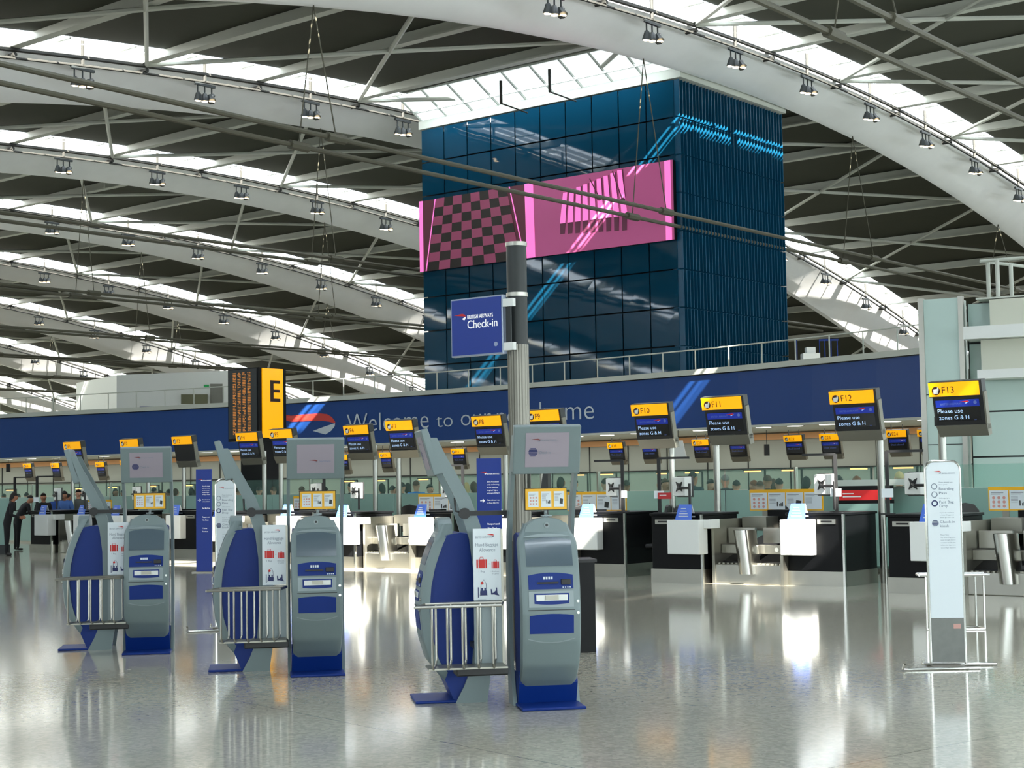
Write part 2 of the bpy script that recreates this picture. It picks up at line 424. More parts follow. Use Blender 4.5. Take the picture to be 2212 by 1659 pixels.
# enclosing walls
def wallq(name, pts, m, th=.3, nrm=None):
    mb = MB(); n = Vector(nrm)*th
    pts = [Vector(p) for p in pts]
    mb.hexa([pts[0], pts[1], pts[1]+n, pts[0]+n, pts[3], pts[2], pts[2]+n, pts[3]+n])
    return ST(mb.build(name, m))
wallq('wall_right', [P(A1, B0, 0), P(A1, B1, 0), P(A1, B1, 20), P(A1, B0, 20)], M_wallp, nrm=V)
wallq('wall_back', [P(A0, B1, 0), P(A1, B1, 0), P(A1, B1, 20), P(A0, B1, 20)], M_wallp, nrm=U)
wallq('wall_front', [P(A0, B0, 0), P(A1, B0, 0), P(A1, B0, 20), P(A0, B0, 20)], M_wallp, nrm=-U)
wallq('wall_left', [P(A0, B0, 0), P(A0, B1, 0), P(A0, B1, 20), P(A0, B0, 20)], M_wallp, nrm=-V)

# ------------------------------------------------------------------ fascia, parapet, soffit, back wall
FPX = [(-900, 943, 1020), (-500, 926, 1005), (-160, 911, 995), (0, 904, 989.5), (130, 897.3, 985), (271, 890.3, 980), (440, 881.5, 974), (627, 872, 967.5), (742, 865.5, 962), (960, 851.5, 951), (1147, 838, 941), (1300, 826.5, 934.5),
       (1454, 814.5, 927), (1570, 804.5, 922), (1700, 793.5, 915.5), (1850, 779.5, 908), (1995, 765, 900.5), (2030, 761.5, 898.8)]
def fit_fascia():
    import numpy as np
    X = np.array([p[0] for p in FPX], float); T = np.array([p[1] for p in FPX]); Bm = np.array([p[2] for p in FPX])
    W = np.where(X < -1, .15, 1.); pt = np.polyfit(X/1000, T, 4, w=W); pb = np.polyfit(X/1000, Bm, 4, w=W)
    out = []
    for x in [-860, -620, -400, -190, 0, 160, 320, 480, 640, 800, 960, 1120, 1280, 1440, 1600, 1760, 1900, 2012]:
        t = float(np.polyval(pt, x/1000)); b_ = float(np.polyval(pb, x/1000)); D = F_PX*1.7/(b_-t)
        out.append((x, D, at(x, t, D), at(x, b_, D)))
    return out
FS = fit_fascia()
FTOP = [p[2] for p in FS]; FBOT = [p[3] for p in FS]
def f_norm(i):
    a = FTOP[max(i-1, 0)]; b = FTOP[min(i+1, len(FTOP)-1)]
    t = (b-a); t.z = 0; t.normalize(); return Vector((t.y, -t.x, 0))   # towards the viewer
FN = [f_norm(i) for i in range(len(FTOP))]
def strip(name, prof, m, parent=None):
    """prof(i)-> closed list of points at station i"""
    mb = MB(); vs = []; n = len(prof(0)); K = len(FTOP)
    for i in range(K): vs += prof(i)
    fs = [(i*n+q, i*n+(q+1) % n, (i+1)*n+(q+1) % n, (i+1)*n+q) for i in range(K-1) for q in range(n)]
    fs += [tuple(range(n)), tuple((K-1)*n+q for q in range(n))]
    mb.add(vs, fs); return mb.build(name, m, parent)
def zc(v, z): return Vector((v.x, v.y, z))
fascia = tag(strip('fascia_sign', lambda i: [FTOP[i]+FN[i]*.12, FTOP[i]-FN[i]*.1, FBOT[i]-FN[i]*.1, FBOT[i]+FN[i]*.12], M_fascia),
             'long curved dark blue fascia banner with the white welcome lettering, below the parapet', 'banner')
ST(strip('trim_1', lambda i: [FTOP[i]+FN[i]*.2, FTOP[i]+FN[i]*.2+Vector((0, 0, .17)), FTOP[i]-FN[i]*.35+Vector((0, 0, .17)), FTOP[i]-FN[i]*.35], M_rim))
ST(strip('trim_2', lambda i: [FBOT[i]+FN[i]*.16, FBOT[i]-FN[i]*.2, FBOT[i]-FN[i]*.2-Vector((0, 0, .07)), FBOT[i]+FN[i]*.16-Vector((0, 0, .07))], M_rim))
ST(strip('trim_3', lambda i: [FTOP[i]+FN[i]*.135, FTOP[i]+FN[i]*.135-Vector((0, 0, .03)), FTOP[i]-FN[i]*.0-Vector((0, 0, .03)), FTOP[i]], M_black))
# upper deck slab reaching back, and soffit below it
ST(strip('floor_upper', lambda i: [FTOP[i]-FN[i]*.35, FTOP[i]-FN[i]*38, FTOP[i]-FN[i]*38-Vector((0, 0, .4)), FTOP[i]-FN[i]*.35-Vector((0, 0, .4))], M_rim))
sof = ST(strip('ceiling', lambda i: [FBOT[i]-FN[i]*.2, FBOT[i]-FN[i]*7.2, FBOT[i]-FN[i]*7.2+Vector((0, 0, .2)), FBOT[i]-FN[i]*.2+Vector((0, 0, .2))], M_rim))
bw = ST(strip('wall_back', lambda i: [zc(FBOT[i]-FN[i]*7.0, 0), FBOT[i]-FN[i]*7.0, FBOT[i]-FN[i]*7.3, zc(FBOT[i]-FN[i]*7.3, 0)], M_wallp))
ST(strip('trim_4', lambda i: [FBOT[i]-FN[i]*6.95-Vector((0, 0, .05)), FBOT[i]-FN[i]*6.85-Vector((0, 0, .05)), FBOT[i]-FN[i]*6.85-Vector((0, 0, .26)), FBOT[i]-FN[i]*6.95-Vector((0, 0, .26))], M_hot))  # warm cove light put into the colour of this strip
ST(strip('trim_5', lambda i: [zc(FBOT[i]-FN[i]*6.98, 1.98), zc(FBOT[i]-FN[i]*6.9, 1.98), zc(FBOT[i]-FN[i]*6.9, 1.93), zc(FBOT[i]-FN[i]*6.98, 1.93)], M_dark))
def fpt(t):   # position along the fascia by fraction of stations
    i = min(int(t), len(FTOP)-2); f = t-i
    return FTOP[i].lerp(FTOP[i+1], f), FBOT[i].lerp(FBOT[i+1], f), (FN[i].lerp(FN[i+1], f)).normalized()
def fhit(px, py, off=.13):
    """point of the fascia front seen along a direction"""
    r = ray(px, py)
    for i in range(len(FTOP)-1):
        a = FTOP[i]+FN[i]*off; b = FTOP[i+1]+FN[i+1]*off
        dx, dy = b.x-a.x, b.y-a.y
        # a + s*(b-a) = r*t
        det = dx*(-r.y)-dy*(-r.x)
        s = (-(a.x)*(-r.y)+(a.y)*(-r.x))/det if abs(det) > 1e-9 else -1
        t = (a.x+s*dx)/r.x if abs(r.x) > 1e-6 else (a.y+s*dy)/r.y
        t = (a.y+s*dy)/r.y
        if -.001 <= s <= 1.001: return Vector((a.x+s*dx, a.y+s*dy, EYE+r.z*t)), FN[i]
    return None, None
# wall joints and downlights
tot = 0
arc = [0]
for i in range(len(FBOT)-1): arc.append(arc[-1]+(FBOT[i+1]-FBOT[i]).length)
def at_arc(s):
    for i in range(len(arc)-1):
        if arc[i+1] >= s: return i+(s-arc[i])/(arc[i+1]-arc[i])
    return len(arc)-1.001
s_ = .6
jn = 0
while s_ < arc[-1]-.3:
    T, Bq, N = fpt(at_arc(s_))
    m = MB(); t_ = Vector((-N.y, N.x, 0))*.018
    p0 = zc(Bq-N*6.995, 0); p1 = zc(Bq-N*6.995, Bq.z-.1)
    m.hexa([p0-t_, p0+t_, p0+t_+N*.03, p0-t_+N*.03, p1-t_, p1+t_, p1+t_+N*.03, p1-t_+N*.03]); m.build('panel_joint', M_dark, bw)
    s_ += 1.55
s_ = .8; dl0 = None
while s_ < arc[-1]-.3:
    T, Bq, N = fpt(at_arc(s_))
    for off in (1.6,):
        c = Bq-N*off
        if dl0 is None:
            m = MB(); m.tube([(0, 0, -.02), (0, 0, .0)], .30, 14); dl0 = m.build('downlight', M_steel2)
            m = MB(); m.tube([(0, 0, -.03), (0, 0, -.02)], .25, 14); m.build('lens', M_down, dl0)
            tag(dl0, 'round white downlight in the soffit under the blue fascia', 'downlight', 'downlights under the fascia'); dl0.location = c
        else: dup(dl0, c, 0)
    s_ += 1.3
for j in range(9):   # light given off by the rows of soffit downlights
    T, Bq, N = fpt(at_arc(arc[-1]*(j+.5)/9))
    l = bpy.data.lights.new('soffit_downlights', 'AREA'); l.shape = 'RECTANGLE'; l.size = arc[-1]/9.5; l.size_y = 4.5; l.energy = 150; l.color = (1, .96, .88)
    lo = bpy.data.objects.new('soffit_downlights', l); C.objects.link(lo); lo.location = Bq-N*3.6-Vector((0, 0, .06)); lo.rotation_euler = (0, 0, math.atan2(-N.x, N.y))
# parapet handrail
rail = thing('handrail', 'thin white metal handrail on posts along the parapet above the blue fascia', 'railing', FTOP[7], 0)
O = Vector(FTOP[7])
m = MB(); m.tube([FTOP[i]-FN[i]*.1+Vector((0, 0, .83))-O for i in range(len(FTOP))], .022, 6); m.build('top_rail', M_rim, rail)
s_ = 1.0
while s_ < arc[-1]:
    T, Bq, N = fpt(at_arc(s_))
    p0 = T-N*.1+Vector((0, 0, .16))-O
    m = MB(); m.tube([p0, p0+Vector((0, 0, .67))], .022, 6); m.build('post', M_rim, rail)
    s_ += 1.42
# fascia lettering
def flat_poly(pts, name, m, parent, off=.125, th=.01):
    mb = MB(); A = []; Bk = []
    for (x, y) in pts:
        p, n = fhit(x, y, off); A.append(p+n*th); Bk.append(p)
    n_ = len(pts); mb.add(A+Bk, [tuple(range(n_)), tuple(range(2*n_-1, n_-1, -1))]+[(i, (i+1) % n_, n_+(i+1) % n_, n_+i) for i in range(n_)])
    return mb.build(name, m, parent)
def fascia_word(word, x0, y0, x1, y1, hpx):
    p0, n = fhit(x0, y0, .14); p1, _ = fhit(x1, y1, .14)
    d = p1-p0; wd = d.length; d.normalize()
    me, tw = text_mesh(word, M_fletter, -.012)
    ptop, _ = fhit(x0, y0-hpx, .14)
    h = (ptop-p0).length
    nn = Vector((d.y, -d.x, 0)).normalized(); up = nn.cross(d)*-1 if nn.cross(d).z < 0 else nn.cross(d)
    o = bpy.data.objects.new('lettering', me); C.objects.link(o); o.parent = fascia
    sx = wd/tw; sy = h/.7
    M = Matrix.Identity(4)
    for r_ in range(3): M[r_][0] = d[r_]*sx; M[r_][1] = up[r_]*sy; M[r_][2] = nn[r_]*sy; M[r_][3] = p0[r_]
    o.matrix_basis = M
fascia_word('Welcome', 750, 934, 926, 924.5, 40)
fascia_word('to', 943, 923, 978, 921, 31)
fascia_word('our', 996, 920, 1061, 916, 37)
fascia_word('new', 1074, 915.5, 1150, 911.5, 37)
fascia_word('home', 1166, 910, 1283, 905, 43)
flat_poly([(600, 892), (628, 898), (660, 895), (690, 893), (706, 894.5), (717, 901), (724, 911), (724, 915), (712, 911), (695, 909), (660, 910), (628, 911), (600, 903)], 'ribbon', M_fred, fascia)
flat_poly([(724, 914), (723, 921), (715, 931), (703, 938.5), (676, 931), (700, 922)], 'ribbon', M_fletter, fascia)

# ------------------------------------------------------------------ the blue cube with its video wall
CB0 = at(907, 284, 69.2)      # top left corner
CB1 = at(1455, 172, 61.0)     # top near corner
CB2 = at(1682, 253, 67.4)     # top right corner
a_n, b_n = CB1.dot(V), CB1.dot(U)
bL = CB0.dot(U); aR = CB2.dot(V)
CA = a_n; CZ = CB1.z; CZ0 = 4.7
def cpt(a, b, z): return P(a, b, z)
cube = thing('glass_cube', 'tall dark blue glass cube standing on the upper deck behind the parapet', 'building', P(CA, b_n, CZ0), 0)
CO = Vector(cube.location)
M_cglass = mat('deep_blue_glass', (10, 58, 82), .03, spec=.4)
M_cfin = mat('blue_glass_fin', (14, 74, 104), .25, spec=.5, noise=.1, nscale=4)
M_ccore = mat('cube_core', (4, 16, 26), .5)
def local(o, Or): return [tuple(Vector(p)-Or) for p in o]
m = MB(); m.hexa(local([P(CA+.3, b_n+.3, CZ0), P(aR, b_n+.3, CZ0), P(aR, bL, CZ0), P(CA+.3, bL, CZ0), P(CA+.3, b_n+.3, CZ-.15), P(aR, b_n+.3, CZ-.15), P(aR, bL, CZ-.15), P(CA+.3, bL, CZ-.15)], CO)); m.build('core', M_ccore, cube)
# front cladding: large glass sheets, each a hair out of true
rng = random.Random(3)
m = MB(); NC, NR = 10, 8
zb = [CZ0+.55+(CZ-CZ0-.55)*j/NR for j in range(NR+1)]; bbn = [bL+(b_n-bL)*i/NC for i in range(NC+1)]
for i in range(NC):
    for j in range(NR):
        e = [rng.uniform(-.0035, .0035) for _ in range(4)]
        g_ = .03
        q = [P(CA+e[0], bbn[i]-g_, zb[j]+.06), P(CA+e[1], bbn[i+1]+g_, zb[j]+.06), P(CA+e[2], bbn[i+1]+g_, zb[j+1]), P(CA+e[3], bbn[i]-g_, zb[j+1])]
        q2 = [p+V*.04 for p in q]
        m.hexa(local([q[0], q[1], q2[1], q2[0], q[3], q[2], q2[2], q2[3]], CO))
m.build('front_cladding', M_cglass, cube)
# side cladding: rows of vertical fins over glass
m = MB()
m.hexa(local([P(CA+.1, b_n+.1, CZ0), P(aR, b_n+.1, CZ0), P(aR, b_n+.3, CZ0), P(CA+.1, b_n+.3, CZ0), P(CA+.1, b_n+.1, CZ), P(aR, b_n+.1, CZ), P(aR, b_n+.3, CZ), P(CA+.1, b_n+.3, CZ)], CO))
m.build('side_cladding', M_cfin, cube)
NF = 34
for i in range(NF+1):
    a = CA+.05+(aR-CA-.1)*i/NF
    m = MB()
    for j in range(NR):
        m.hexa(local([P(a-.02, b_n-.22, zb[j]+.05), P(a+.02, b_n-.22, zb[j]+.05), P(a+.02, b_n+.1, zb[j]+.05), P(a-.02, b_n+.1, zb[j]+.05),
                P(a-.02, b_n-.22, zb[j+1]), P(a+.02, b_n-.22, zb[j+1]), P(a+.02, b_n+.1, zb[j+1]), P(a-.02, b_n+.1, zb[j+1])], CO))
    m.build('glass_fin', M_cfin, cube)
m = MB(); m.hexa(local([P(CA-.05, bL+.1, CZ+.05), P(CA-.05, b_n-.35, CZ+.05), P(CA+.3, b_n-.35, CZ+.05), P(CA+.3, bL+.1, CZ+.05), P(CA-.05, bL+.1, CZ+.4), P(CA-.05, b_n-.35, CZ+.4), P(CA+.3, b_n-.35, CZ+.4), P(CA+.3, bL+.1, CZ+.4)], CO))
m.hexa(local([P(CA+.3, b_n-.35, CZ+.05), P(aR+.1, b_n-.35, CZ+.05), P(aR+.1, b_n, CZ+.05), P(CA+.3, b_n, CZ+.05), P(CA+.3, b_n-.35, CZ+.4), P(aR+.1, b_n-.35, CZ+.4), P(aR+.1, b_n, CZ+.4), P(CA+.3, b_n, CZ+.4)], CO))
m.build('roof_edge', M_rim, cube)
m = MB(); m.hexa(local([P(CA-.1, bL, CZ0-.2), P(CA-.1, b_n, CZ0-.2), P(CA+.3, b_n, CZ0-.2), P(CA+.3, bL, CZ0-.2), P(CA-.1, bL, CZ0+.5), P(CA-.1, b_n, CZ0+.5), P(CA+.3, b_n, CZ0+.5), P(CA+.3, bL, CZ0+.5)], CO)); m.build('plinth', M_black, cube)
# rooflight beside the cube is the glazed slot; bright hood around the cube head
M_hood = mat('rooflight_hood_glazing', (235, 240, 238), .6, emit=.95, ecol=(238, 246, 246))
hd = thing('rooflight_hood', 'bright white rooflight hood around the head of the blue cube', 'rooflight', P(CA, b_n, CZ+.4))
HO = Vector(hd.location)
for i in range(9):
    f0, f1 = i/9, (i+1)/9
    m = MB(); b0_, b1_ = bL+(b_n-bL)*f0-.04, bL+(b_n-bL)*f1+.04
    m.hexa(local([P(CA+.1, b0_, CZ+.45), P(CA+.1, b1_, CZ+.45), P(CA+.2, b1_, CZ+.45), P(CA+.2, b0_, CZ+.45), P(CA-1.6, b0_, CZ+1.35), P(CA-1.6, b1_, CZ+1.35), P(CA-1.5, b1_, CZ+1.4), P(CA-1.5, b0_, CZ+1.4)], HO)); m.build('pane', M_hood, hd)
for i in range(5):
    f0, f1 = i/5, (i+1)/5
    a0_, a1_ = CA+(aR-CA)*f0+.05, CA+(aR-CA)*f1-.05
    m = MB(); m.hexa(local([P(a0_, b_n-.25, CZ+.45), P(a1_, b_n-.25, CZ+.45), P(a1_, b_n-.15, CZ+.45), P(a0_, b_n-.15, CZ+.45), P(a0_, b_n-1.0, CZ+.95), P(a1_, b_n-1.0, CZ+.95), P(a1_, b_n-.9, CZ+1.0), P(a0_, b_n-.9, CZ+1.0)], HO)); m.build('pane', M_hood, hd)
M_hbar = mat('hood_frame_white', (190, 196, 190), .5)
for i in range(10):
    bb_ = bL+(b_n-bL)*i/9
    m = MB(); m.tube(local([P(CA+.08, bb_, CZ+.42), P(CA-1.62, bb_, CZ+1.33)], HO), .05, 5); m.build('frame_bar', M_hbar, hd)
for f in (.0, .33, 1.0):
    m = MB(); m.tube(local([P(CA+.08-1.7*f, bL, CZ+.42+.91*f), P(CA+.08-1.7*f, b_n, CZ+.42+.91*f)], HO), .06, 5); m.build('frame_bar', M_hbar, hd)
for i in range(6):
    aa_ = CA+(aR-CA)*i/5
    m = MB(); m.tube(local([P(aa_, b_n-.27, CZ+.44), P(aa_, b_n-1.05, CZ+.95)], HO), .05, 5); m.build('frame_bar', M_dark, hd)
for x_, y_ in ((1082, 188), (1187, 163)):
    pA = at(x_, y_, 62.0); t_ = thing('roof_bracket', 'black L-shaped rod hanging above the cube front, %s one' % ('left' if x_ < 1100 else 'right'), 'bracket', pA)
    m = MB(); m.tube([(0, 0, .25), (0, 0, -.68)], .06, 6); m.build('drop_rod', M_pipe, t_)
    e_ = at(x_+58, y_+56, 62.0)-pA
    m = MB(); m.tube([(0, 0, -.66), tuple(e_)], .03, 6); m.build('side_rod', M_pipe, t_)
for nm_, sz_, ce_, rz_ in (('front', bL-b_n, P(CA-.9, (bL+b_n)/2, CZ+.75), math.atan2(U.y, U.x)), ('side', aR-CA, P((CA+aR)/2, b_n-.75, CZ+.6), math.atan2(V.y, V.x))):
    l = bpy.data.lights.new('rooflight_daylight', 'AREA'); l.shape = 'RECTANGLE'; l.size = sz_*.95; l.size_y = .9; l.energy = 420 if nm_ == 'front' else 420; l.color = (.85, .95, 1)
    lo = bpy.data.objects.new('rooflight_daylight', l); C.objects.link(lo); lo.location = ce_; lo.rotation_euler = (0, 0, rz_)
# video wall on the front face
def on_front(px, py, off=0):
    r = ray(px, py); t = (CA-off)/(r.x*V.x+r.y*V.y); return Vector((0, 0, EYE))+r*t
SW0 = on_front(912, 437); SW1 = on_front(1459, 347); SB0 = on_front(914.5, 588.5); SB1 = on_front(1461, 519)
sz0 = (SB0.z+SB1.z)/2; sz1 = (SW0.z+SW1.z)/2; sb0 = SW0.dot(U); sb1 = b_n
vw = thing('video_screen', 'wide pink video screen across the front of the blue cube', 'screen', P(CA-.1, sb1, sz0))
VO = Vector(vw.location)
def SP_(s, t, off=.25): return P(CA-off, sb0+(sb1-sb0)*s, sz0+(sz1-sz0)*t)-VO
m = MB(); m.hexa([SP_(0, 0, 0), SP_(1, 0, 0), SP_(1, 0, .2), SP_(0, 0, .2), SP_(0, 1, 0), SP_(1, 1, 0), SP_(1, 1, .2), SP_(0, 1, .2)]); m.build('frame', M_black, vw)
def emi(name, c, e): return mat(name, c, .5, emit=e, ecol=c)
M_pk = emi('screen_pink', (166, 74, 122), .38); M_pkb = emi('screen_bright_pink', (240, 120, 200), .72); M_pkd = emi('screen_dark_rose', (78, 32, 46), .45)
M_rose = emi('screen_rose', (124, 54, 82), .5); M_ck = emi('screen_dark_square', (26, 20, 16), .35); M_sh = emi('screen_shadow', (84, 34, 58), .45)
def spoly(name, pts, m, off):
    mb = MB(); n = len(pts)
    A = [SP_(s, t, off+.01) for s, t in pts]; Bk = [SP_(s, t, off) for s, t in pts]
    mb.add(A+Bk, [tuple(range(n)), tuple(range(2*n-1, n-1, -1))]+[(i, (i+1) % n, n+(i+1) % n, n+i) for i in range(n)])
    return mb.build(name, m, vw)
SM = .452
spoly('left_picture', [(0, 0), (SM, 0), (SM, 1), (0, 1)], M_pkd, .21)
spoly('right_picture', [(SM, 0), (1, 0), (1, 1), (SM, 1)], M_pk, .21)
spoly('pink_stripe', [(.002, 0), (.018, 0), (.018, 1), (.002, 1)], M_pkb, .23)
spoly('pink_stripe', [(SM, 0), (SM+.034, 0), (SM+.03, 1), (SM-.004, 1)], M_pkb, .23)
spoly('pink_stripe', [(.972, 0), (.993, 0), (.993, 1), (.972, 1)], M_pkb, .23)
lt, rt, lb, rb = .077, .375, .036, .425
mbk = MB(); mrs = MB()
for i in range(8):
    for j in range(8):
        def q(ii, jj):
            t = 1-jj/8; l = lt+(lb-lt)*(jj/8); r = rt+(rb-rt)*(jj/8); return (l+(r-l)*ii/8, t)
        pts = [q(i, j), q(i+1, j), q(i+1, j+1), q(i, j+1)]
        (mbk if (i+j) % 2 else mrs).add([SP_(s, t, .24) for s, t in pts], [(0, 1, 2, 3)])
mrs.build('checker_rose', M_rose, vw); mbk.build('checker_dark', M_ck, vw)
for l0, l1 in ((.072, .028), (.385, .442)):
    spoly('edge_line', [(l1, 0), (l1+.004, 0), (l0+.004, 1), (l0, 1)], M_pkb, .24)
for i in range(9):
    s0 = .585+i*.029; tt = .80+i*.022-(0 if i < 8 else .0); tb = .40-(i*.002)
    sl = -.012+i*.0035
    spoly('tube_shadow', [(s0+.0, tb-.14-i*.006), (s0+.017, tb-.14-i*.006), (s0+.0235-sl, tt+.01), (s0+.020-sl, tt), (s0+.019, tb), (s0+.0, tb)], M_sh, .225)
    spoly('tube', [(s0, tb), (s0+.021, tb), (s0+.018-sl, tt), (s0+.003-sl, tt)], M_pkb, .24)
for s0, t0, s1, t1 in ((.70, .93, .735, .66), (.785, .98, .82, .58)):
    spoly('mallet_stick', [(s0, t0), (s0+.004, t0), (s1+.004, t1), (s1, t1)], M_sh, .25)
    spoly('mallet_head', [(s1+.002+.010*math.cos(k*math.pi/5), t1+.038*math.sin(k*math.pi/5)) for k in range(10)], M_sh, .255)

# white rooftop room on the deck, far left
rr = thing('rooftop_room', 'low white rooftop room standing on the deck at the far left', 'building', (0, 0, 0))
D0 = 86
pL = at(165, 880, 92); pC = at(252, 880, D0); pR = at(520, 875, 84)
zt = at(252, 810, D0).z
m = MB(); z0 = 4.5
pB = Vector((pL.x+(pR.x-pC.x), pL.y+8, 0))
m.hexa([zc(pL, z0), zc(pC, z0), zc(pR, z0), zc(pB, z0), zc(pL, zt), zc(pC, zt), zc(pR, zt), zc(pB, zt)]); m.build('walls', M_white, rr)
m = MB(); dd = (pR-pC); dd.z = 0; dd.normalize(); nn_ = Vector((dd.y, -dd.x, 0))
def wq(x0, x1, y0, y1, mt, nm, off=.05):
    mb = MB(); pts = []
    for (x, y) in ((x0, y1), (x1, y1), (x1, y0), (x0, y0)):
        r = ray(x, y); t = (pC.dot(nn_)+off)/(r.x*nn_.x+r.y*nn_.y); pts.append(Vector((0, 0, EYE))+r*t)
    mb.hexa([pts[0], pts[1], pts[1]-nn_*.04, pts[0]-nn_*.04, pts[3], pts[2], pts[2]-nn_*.04, pts[3]-nn_*.04]); return mb.build(nm, mt, rr)
M_grndoor = mat('grey_door', (120, 120, 112), .5); M_olive = mat('olive_cabinet', (104, 104, 78), .6)
M_exit = mat('green_exit_sign', (20, 120, 60), .5, emit=.3, ecol=(20, 140, 70))
wq(454, 480, 829, 872, M_grndoor, 'door'); wq(440, 451, 831, 838, M_exit, 'exit_sign'); wq(391, 448, 852, 873, M_olive, 'cabinet', .4)
# blue trolley top and deck-side ductwork
bx = thing('blue_bench', 'low dark blue bench on the deck before the white rooftop room', 'bench', at(330, 884, 72))
m = MB(); m.box(-.55, .55, -.2, .2, .0, .12); m.build('seat', M_kblue, bx)
for x in (-.45, .45): m = MB(); m.box(x-.04, x+.04, -.15, .15, -.35, 0); m.build('leg', M_dark, bx)
wp = thing('plant_box', 'small white box with blue posts on the deck right of the cube', 'box', at(1751, 795, 60))
m = MB(); m.box(-.32, .32, -.3, .3, -.6, .55); m.box(-.17, .17, -.2, .2, .55, .78); m.build('body', M_white, wp)
for i, x in enumerate((-.45, .42, .62, .86, 1.1)):
    m = MB(); m.tube([(x, .3, -.6), (x, .3, 1.1)], .022, 5); m.build('post', M_kblue, wp)
m = MB(); m.box(.4, 1.15, .28, .32, 1.05, 1.12); m.build('crossbar', M_kblue, wp)

# ------------------------------------------------------------------ right-hand glass tower with ledges
D_T = 37.5
tw_az = math.radians(62)
tu = Vector((math.sin(tw_az), -math.cos(tw_az), 0)); tn = Vector((-tu.y, tu.x, 0))*1  # tn points away
if tn.y < 0: tn = -tn
T0 = at(1996, 900, D_T+.4); T0.z = 0
def tpl(px):   # along the tower front to the pixel column
    r = ray(px, 900); # T0 + s*tu = r*t
    det = tu.x*(-r.y)-tu.y*(-r.x); s = (-(T0.x)*(-r.y)+(T0.y)*(-r.x))/det; return s
TS = tpl(2084)
zT = at(2040, 643, D_T).z
tower = thing('glass_tower', 'tall pale green glass-clad pillar with steel edges at the right end of the fascia', 'pillar', T0, math.atan2(tu.y, tu.x))
m = MB(); m.box(.07, TS-.07, .03, .9, 0, zT); m.build('cladding', M_teal2, tower)
for x0, x1 in ((-.06, .07), (TS-.07, TS+.05)):
    m = MB(); m.box(x0, x1, -.02, .12, 0, zT+.03); m.build('edge_profile', M_steel, tower)
for z in (2.35, 3.55):
    m = MB(); m.box(.07, TS-.07, .02, .035, z-.01, z+.01); m.build('joint', M_dark, tower)
tower2 = thing('glass_wall', 'pale green glass wall with dark joints behind the F13 desk, at the right edge', 'wall', T0+tu*TS+tn*.6, math.atan2(tu.y, tu.x))
for i in range(4):
    for j, (z0, z1) in enumerate(((0.05, 2.02), (2.06, 3.1), (3.14, 4.75), (4.8, zT-.12))):
        m = MB(); m.box(.04+i*2.1, 2.1+i*2.1, 0, .06, z0, z1); m.build('glass_panel', M_teal2, tower2)
m = MB(); m.box(0, 8.4, .07, .2, 0, zT-.1); m.build('backing', M_dark, tower2)
lg = thing('ledge_block', 'cream stepped balcony block with two white ledges, top right edge', 'balcony', T0+tu*TS, math.atan2(tu.y, tu.x))
def tz(y): return EYE+ray(2150, y).z*(T0+tu*(TS+.5)).y
x_1 = tpl(2146)-TS; x_2 = tpl(2094)-TS; x_3 = tpl(2124)-TS; x_4 = tpl(2122)-TS
m = MB(); m.box(x_1, 9, .0, .5, tz(704), tz(648)); m.build('upper_panel', M_cream, lg)
m = MB(); m.box(x_2, 9, -.35, .5, tz(733), tz(706)); m.build('ledge', M_white, lg)
m = MB(); m.box(x_3, 9, .0, .5, tz(800), tz(734)); m.build('lower_panel', M_cream, lg)
m = MB(); m.box(x_4-.02, 9, -.3, .5, tz(819), tz(800)); m.build('ledge', M_white, lg)
rl = thing('balcony_railing', 'white tubular railing on top of the cream balcony block', 'railing', T0+tu*(TS)+Vector((0, 0, tz(646))), math.atan2(tu.y, tu.x))
hgt = tz(562)-tz(645)
for (x, y) in ((tpl(2140)-TS, .3), (tpl(2164)-TS, .1), (tpl(2178)-TS, 1.0), (tpl(2260)-TS, .1)):
    m = MB(); m.tube([(x, y, .03), (x, y, hgt)], .05, 8); m.build('post', M_rim, rl)
m = MB(); m.tube([(x_1+5, .1, hgt+.02), (tpl(2126)-TS, .2, hgt+.02)], .04, 8); m.build('top_rail', M_rim, rl)
m = MB(); m.tube([(tpl(2126)-TS, .2, hgt+.02), (tpl(2220)-TS, 2.4, hgt+.02)], .04, 8); m.build('top_rail', M_rim, rl)
m = MB(); m.box(tpl(2126)-TS-.1, 9, .0, 2.5, .0, .04); m.build('base', M_rim, rl)
# ------------------------------------------------------------------ F row: desks, conveyors, signs
RZ = math.atan2(-U.y, -U.x)      # local +x runs right along the desk fronts, +y away from the viewer
XR = Vector((-U.x, -U.y, 0)); YB = V
def lw(o, x, y, z): return o+XR*x+YB*y+Vector((0, 0, z))
DW = .95; DD = 1.1
def make_desk(odd):
    t = thing('check_in_desk', 'x', 'desk')     # origin front right corner on the floor; runs to x=-DW
    m = MB(); m.box(-DW, 0, .03, DD, .22, 1.06); m.build('body', M_black, t, bevel=.006)
    m = MB(); m.box(-DW-.01, .01, .0, DD, 0, .22); m.build('plinth', M_steel, t)
    m = MB(); m.box(-DW-.02, .02, -.0, DD+.02, 1.06, 1.1); m.build('worktop', M_black, t, bevel=.006)
    m = MB(); m.box(-.015, .02, -.012, .03, .0, 1.08); m.build('corner_strip', M_chrome, t)
    if odd: x0, x1 = -.55, .04
    else: x0, x1 = -DW-.04, -DW+.48
    m = MB(); m.box(x0, x1, -.14, .12, .46, 1.0); m.build('counter_box', M_white, t, bevel=.012)
    if odd: m = MB(); m.box(x1, x1+.12, .0, .3, .86, 1.0); m.build('side_ledge', M_white, t, bevel=.01)
    xs = -.72 if odd else -.28
    m = MB(); m.box(xs-.15, xs+.15, .008, .03, .93, 1.0); s_ = m.build('slot_plate', M_steel, t)
    m = MB(); m.box(xs-.09, xs+.09, .0, .008, .955, .98); m.build('slot', M_blackp, s_)
    return t
